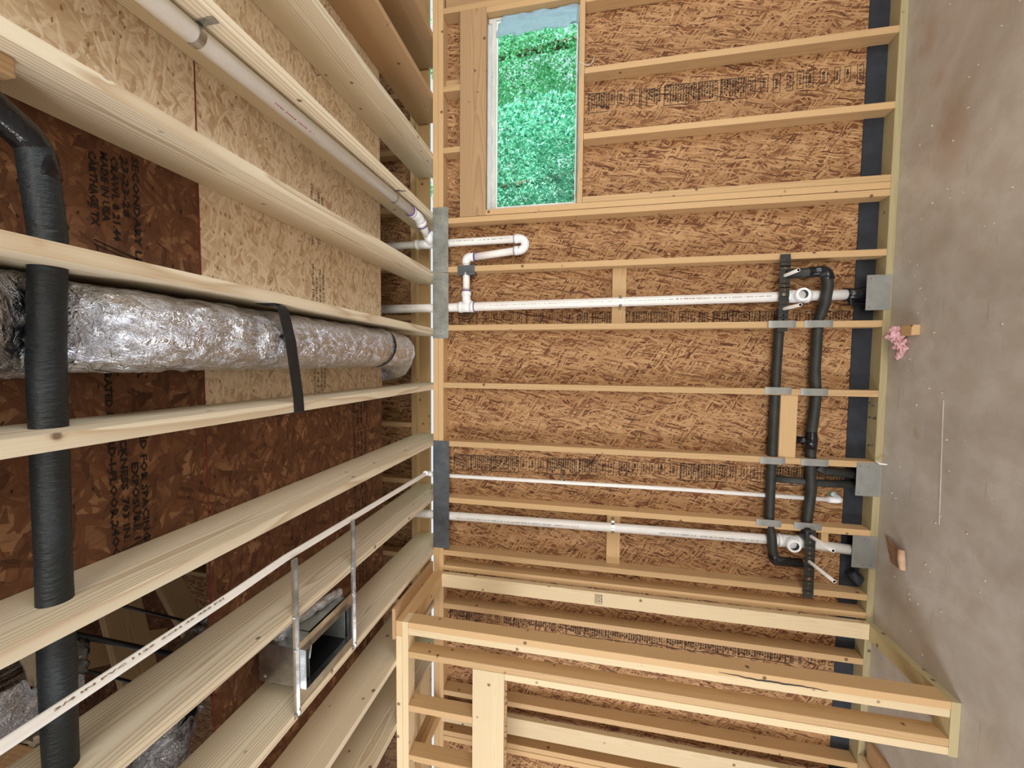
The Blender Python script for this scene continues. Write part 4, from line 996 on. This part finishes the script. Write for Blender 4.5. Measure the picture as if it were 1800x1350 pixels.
# ------------------------------------------------------------ things seen through the deck opening
for k, (a, b, wd, lab) in enumerate((
        ((-0.70, 0.3, 3.55), (-1.75, 1.9, 4.3), 0.14, 'broad dark rafter plank seen up through the deck opening'),
        ((-1.02, 1.36, 3.80), (-1.90, 1.53, 3.86), 0.15, 'dark plank in the middle of the deck opening, behind the cables'),
        ((-1.05, 1.58, 3.84), (-1.75, 1.86, 3.90), 0.11, 'dark plank in the deck opening nearest the red edge line'),
        ((-1.00, 0.66, 3.12), (-1.36, 0.92, 3.16), 0.075, 'tan plank edge crossing the deck opening near the black pipe'))):
    a, b = Vector(a), Vector(b); L = (b - a).length; bm = bmesh.new(); bbox(bm, -L / 2, L / 2, -wd / 2, wd / 2, -0.019, 0.019, 0, 0.003)
    mw = Matrix.Translation((a + b) / 2) @ (b - a).to_track_quat('X', 'Z').to_matrix().to_4x4()
    tag(finish(bm, 'rafter_plank', M['pinet'], None, mw), lab, 'plank', 'planks up in the deck opening')
for (a, b, lab) in (((-0.80, 0.98, 3.3), (-1.13, 1.34, 3.3), 'thin dark cable in the deck opening nearest the duct'), ((-0.86, 0.90, 3.3), (-1.20, 1.25, 3.3), 'thick dark cable in the middle of the deck opening'), ((-0.97, 0.90, 3.3), (-1.24, 1.14, 3.3), 'thin dark cable lowest in the deck opening')):
    tag(tubeo('cable', [a, b], 0.009 if 'thick' in lab else 0.005, 'drk'), lab, 'cable', 'dark cables in the deck opening')
fd = empty('flexible_duct', (-1.3, 1.2, 3.2), 'crumpled foil flex duct bending through the deck opening', 'duct')
wrinkled('duct_jacket', fillet([(-1.22, 1.55, 3.36), (-1.28, 1.36, 3.34), (-1.40, 1.20, 3.30), (-1.56, 1.05, 3.22), (-1.75, 0.95, 3.20)], 0.12), 0.095, 40, 120, 0.014, fd, fr=1.4)
ribbon('band_clamp', [Vector((-1.40, 1.19, 3.30)) + Vector((0.075 * math.cos(t), 0.075 * math.cos(t), 0.102 * math.sin(t))) for t in [2 * PI * k / 24 for k in range(25)]], (-0.016, 0.016, 0), 0.0012, 'strap', fd)
bm = bmesh.new(); bbox(bm, -1.10, -0.93, 0.45, 0.935, 3.28, 3.62, 0, 0.004)
fb = tag(finish(bm, 'foil_board_box', M['foil']), 'dull foil faced duct box with a bright edge, up beyond the black pipe', 'duct box')
film('paper_flap', (-0.775, 0.742, 3.20), (-0.805, 0.800, 3.20), (-0.925, 0.782, 3.20), (-0.920, 0.770, 3.20), 4, 8, 0.006, 'cream', fb, 2)
bl = empty('insulation_flap', (-0.95, 0.93, 3.3), 'mottled grey curled insulation flap beside the black pipe', 'insulation')
film('blanket', (-0.885, 0.905, 3.28), (-0.93, 0.965, 3.30), (-1.02, 0.935, 3.27), (-0.98, 0.89, 3.24), 10, 10, 0.02, 'wool', bl, 6)
lb = empty('red_tag', (-1.19, 0.82, 3.3), 'small red printed label on white film low in the deck opening', 'label')
film('tag_face', (-1.150, 0.790, 3.282), (-1.150, 0.825, 3.282), (-1.200, 0.830, 3.282), (-1.200, 0.795, 3.282), 3, 3, 0.002, 'red', lb, 1)
film('tag_backing', (-1.12, 0.775, 3.305), (-1.12, 0.865, 3.305), (-1.26, 0.875, 3.305), (-1.26, 0.80, 3.305), 5, 5, 0.01, 'cream', lb, 4)

# ------------------------------------------------------------ litter on the floor
pf = empty('insulation_tuft', (0.13, 2.53, 0), 'torn pink insulation tuft on the floor by the bottom plate', 'insulation')
bm = bmesh.new()
for (x, y, z, r) in ((0.185, 2.555, 0.030, 0.038), (0.155, 2.55, 0.022, 0.030), (0.120, 2.535, 0.020, 0.030), (0.085, 2.540, 0.014, 0.022), (0.063, 2.555, 0.011, 0.016), (0.10, 2.515, 0.016, 0.02)):
    r_ = bmesh.ops.create_icosphere(bm, subdivisions=4, radius=r, matrix=Matrix.Translation((x, y, z)) @ Matrix.Diagonal((1.1, 1, 0.75, 1)))
    for v in r_['verts']: v.co += (v.co - Vector((x, y, z))) * (0.7 * mnoise.noise(v.co * 60) + 0.35 * mnoise.noise(v.co * 150))
    for v in r_['verts']: v.co.z = max(v.co.z, 0.001)
finish(bm, 'fibre_mass', M['pink'], pf, None, True)
tag(board('wood_offcut', (0.168, 0.222), (2.43, 2.505), (0.001, 0.039), 'x', 'spf'), 'small cut wood block on the floor against the pink tuft', 'offcut')
kp = empty('kraft_scrap', (-1.03, 2.47, 0), 'torn brown paper scrap with curled edge on the floor', 'paper')
film('paper_sheet', (-0.965, 2.585, 0.004), (-0.985, 2.435, 0.018), (-1.095, 2.42, 0.022), (-1.10, 2.53, 0.004), 14, 12, 0.005, 'kraft', kp, 5)
tubeo('paper_curl', [(-0.985, 2.435, 0.022), (-1.035, 2.425, 0.026), (-1.085, 2.418, 0.022)], [0.014, 0.017, 0.013], 'kraft', kp, 12)
bm = bmesh.new(); bbox(bm, -0.767, -0.158, 2.256, 2.262, 0.0002, 0.0016)
bmesh.ops.rotate(bm, verts=bm.verts, cent=(-0.46, 2.26, 0), matrix=Matrix.Rotation(0.035, 3, 'Z'))
finish(bm, 'paint_line', M['paint'], bpy.data.objects['floor'])
tag(tubeo('paper_twist', [(-0.545, D - 0.004, 0.041), (-0.560, D - 0.03, 0.030), (-0.556, D - 0.055, 0.012)], [0.004, 0.006, 0.003], 'white', n=8), 'small white twist of paper on the bottom plate above a square plate', 'scrap')
rnd = random.Random(11); bm = bmesh.new()
for _ in range(90):
    x = rnd.uniform(-1.5, 2.2); y = rnd.uniform(2.0, 2.62); s = rnd.uniform(0.0015, 0.005)
    bmesh.ops.create_cube(bm, size=1, matrix=Matrix.Translation((x, y, s * .4)) @ Matrix.Rotation(rnd.uniform(0, 3), 4, 'Z') @ Matrix.Diagonal((s * 2, s, s * .7, 1)))
tag(finish(bm, 'sawdust', M['cream']), 'pale wood crumbs scattered over the concrete floor', 'sawdust', None, 'stuff')

# ------------------------------------------------------------ trees beyond the window
def tree(x, y, zb, zt, r, n, mat, label, seed):
    t = empty('garden_tree', (x, y, -0.4), label, 'tree', 'trees beyond the window')
    tubeo('trunk', [(x, y, -0.4), (x + 0.05, y, zb), (x - 0.05, y + 0.1, zt * 0.8)], [0.12, 0.09, 0.03], 'bark', t, 10)
    rn = random.Random(seed); vs = []; fs = []
    for i in range(n):
        a = rn.uniform(0, 2 * PI); u = rn.random() ** 0.4; zz = zb + (zt - zb) * rn.random(); k = math.sin(PI * min(1, max(0, (zz - zb) / (zt - zb)))) ** 0.5
        p = Vector((x + r * u * k * math.cos(a), y + r * u * k * math.sin(a), zz + 0.15 * math.sin(a * 5)))
        if mnoise.noise(p * 3.1) + 0.5 * mnoise.noise(p * 7.3) < -0.06: continue
        d = Vector((rn.gauss(0, .6), rn.gauss(0, .5), -0.9 + rn.gauss(0, .5))).normalized(); s = d.cross(Vector((rn.gauss(0, 1), rn.gauss(0, 1), rn.gauss(0, 1)))).normalized()
        l = rn.uniform(0.022, 0.055); w_ = l * 0.28; b = len(vs)
        vs += [p, p + d * l * .5 + s * w_, p + d * l, p + d * l * .5 - s * w_]; fs.append((b, b + 1, b + 2, b + 3))
    me = bpy.data.meshes.new('foliage'); me.from_pydata([v - Vector((x, y, -0.4)) for v in vs], [], fs)
    o = link('foliage', me, M[mat], t); o['kind'] = 'stuff'
tree(2.2, 4.7, 0.8, 3.55, 0.78, 70000, 'leaf2', 'blue green leafy tree filling the pipe side of the window view', 1)
tree(4.1, 5.2, 0.6, 3.8, 0.95, 80000, 'leaf', 'bright green leafy tree filling the far side of the window view', 2)
tree(3.2, 7.7, 0.6, 4.6, 1.4, 45000, 'leaf', 'leafy tree standing behind the two nearer trees', 3)
tree(6.4, 7.3, 0.6, 4.5, 1.45, 30000, 'leaf2', 'leafy tree farthest to the far side behind the window', 4)
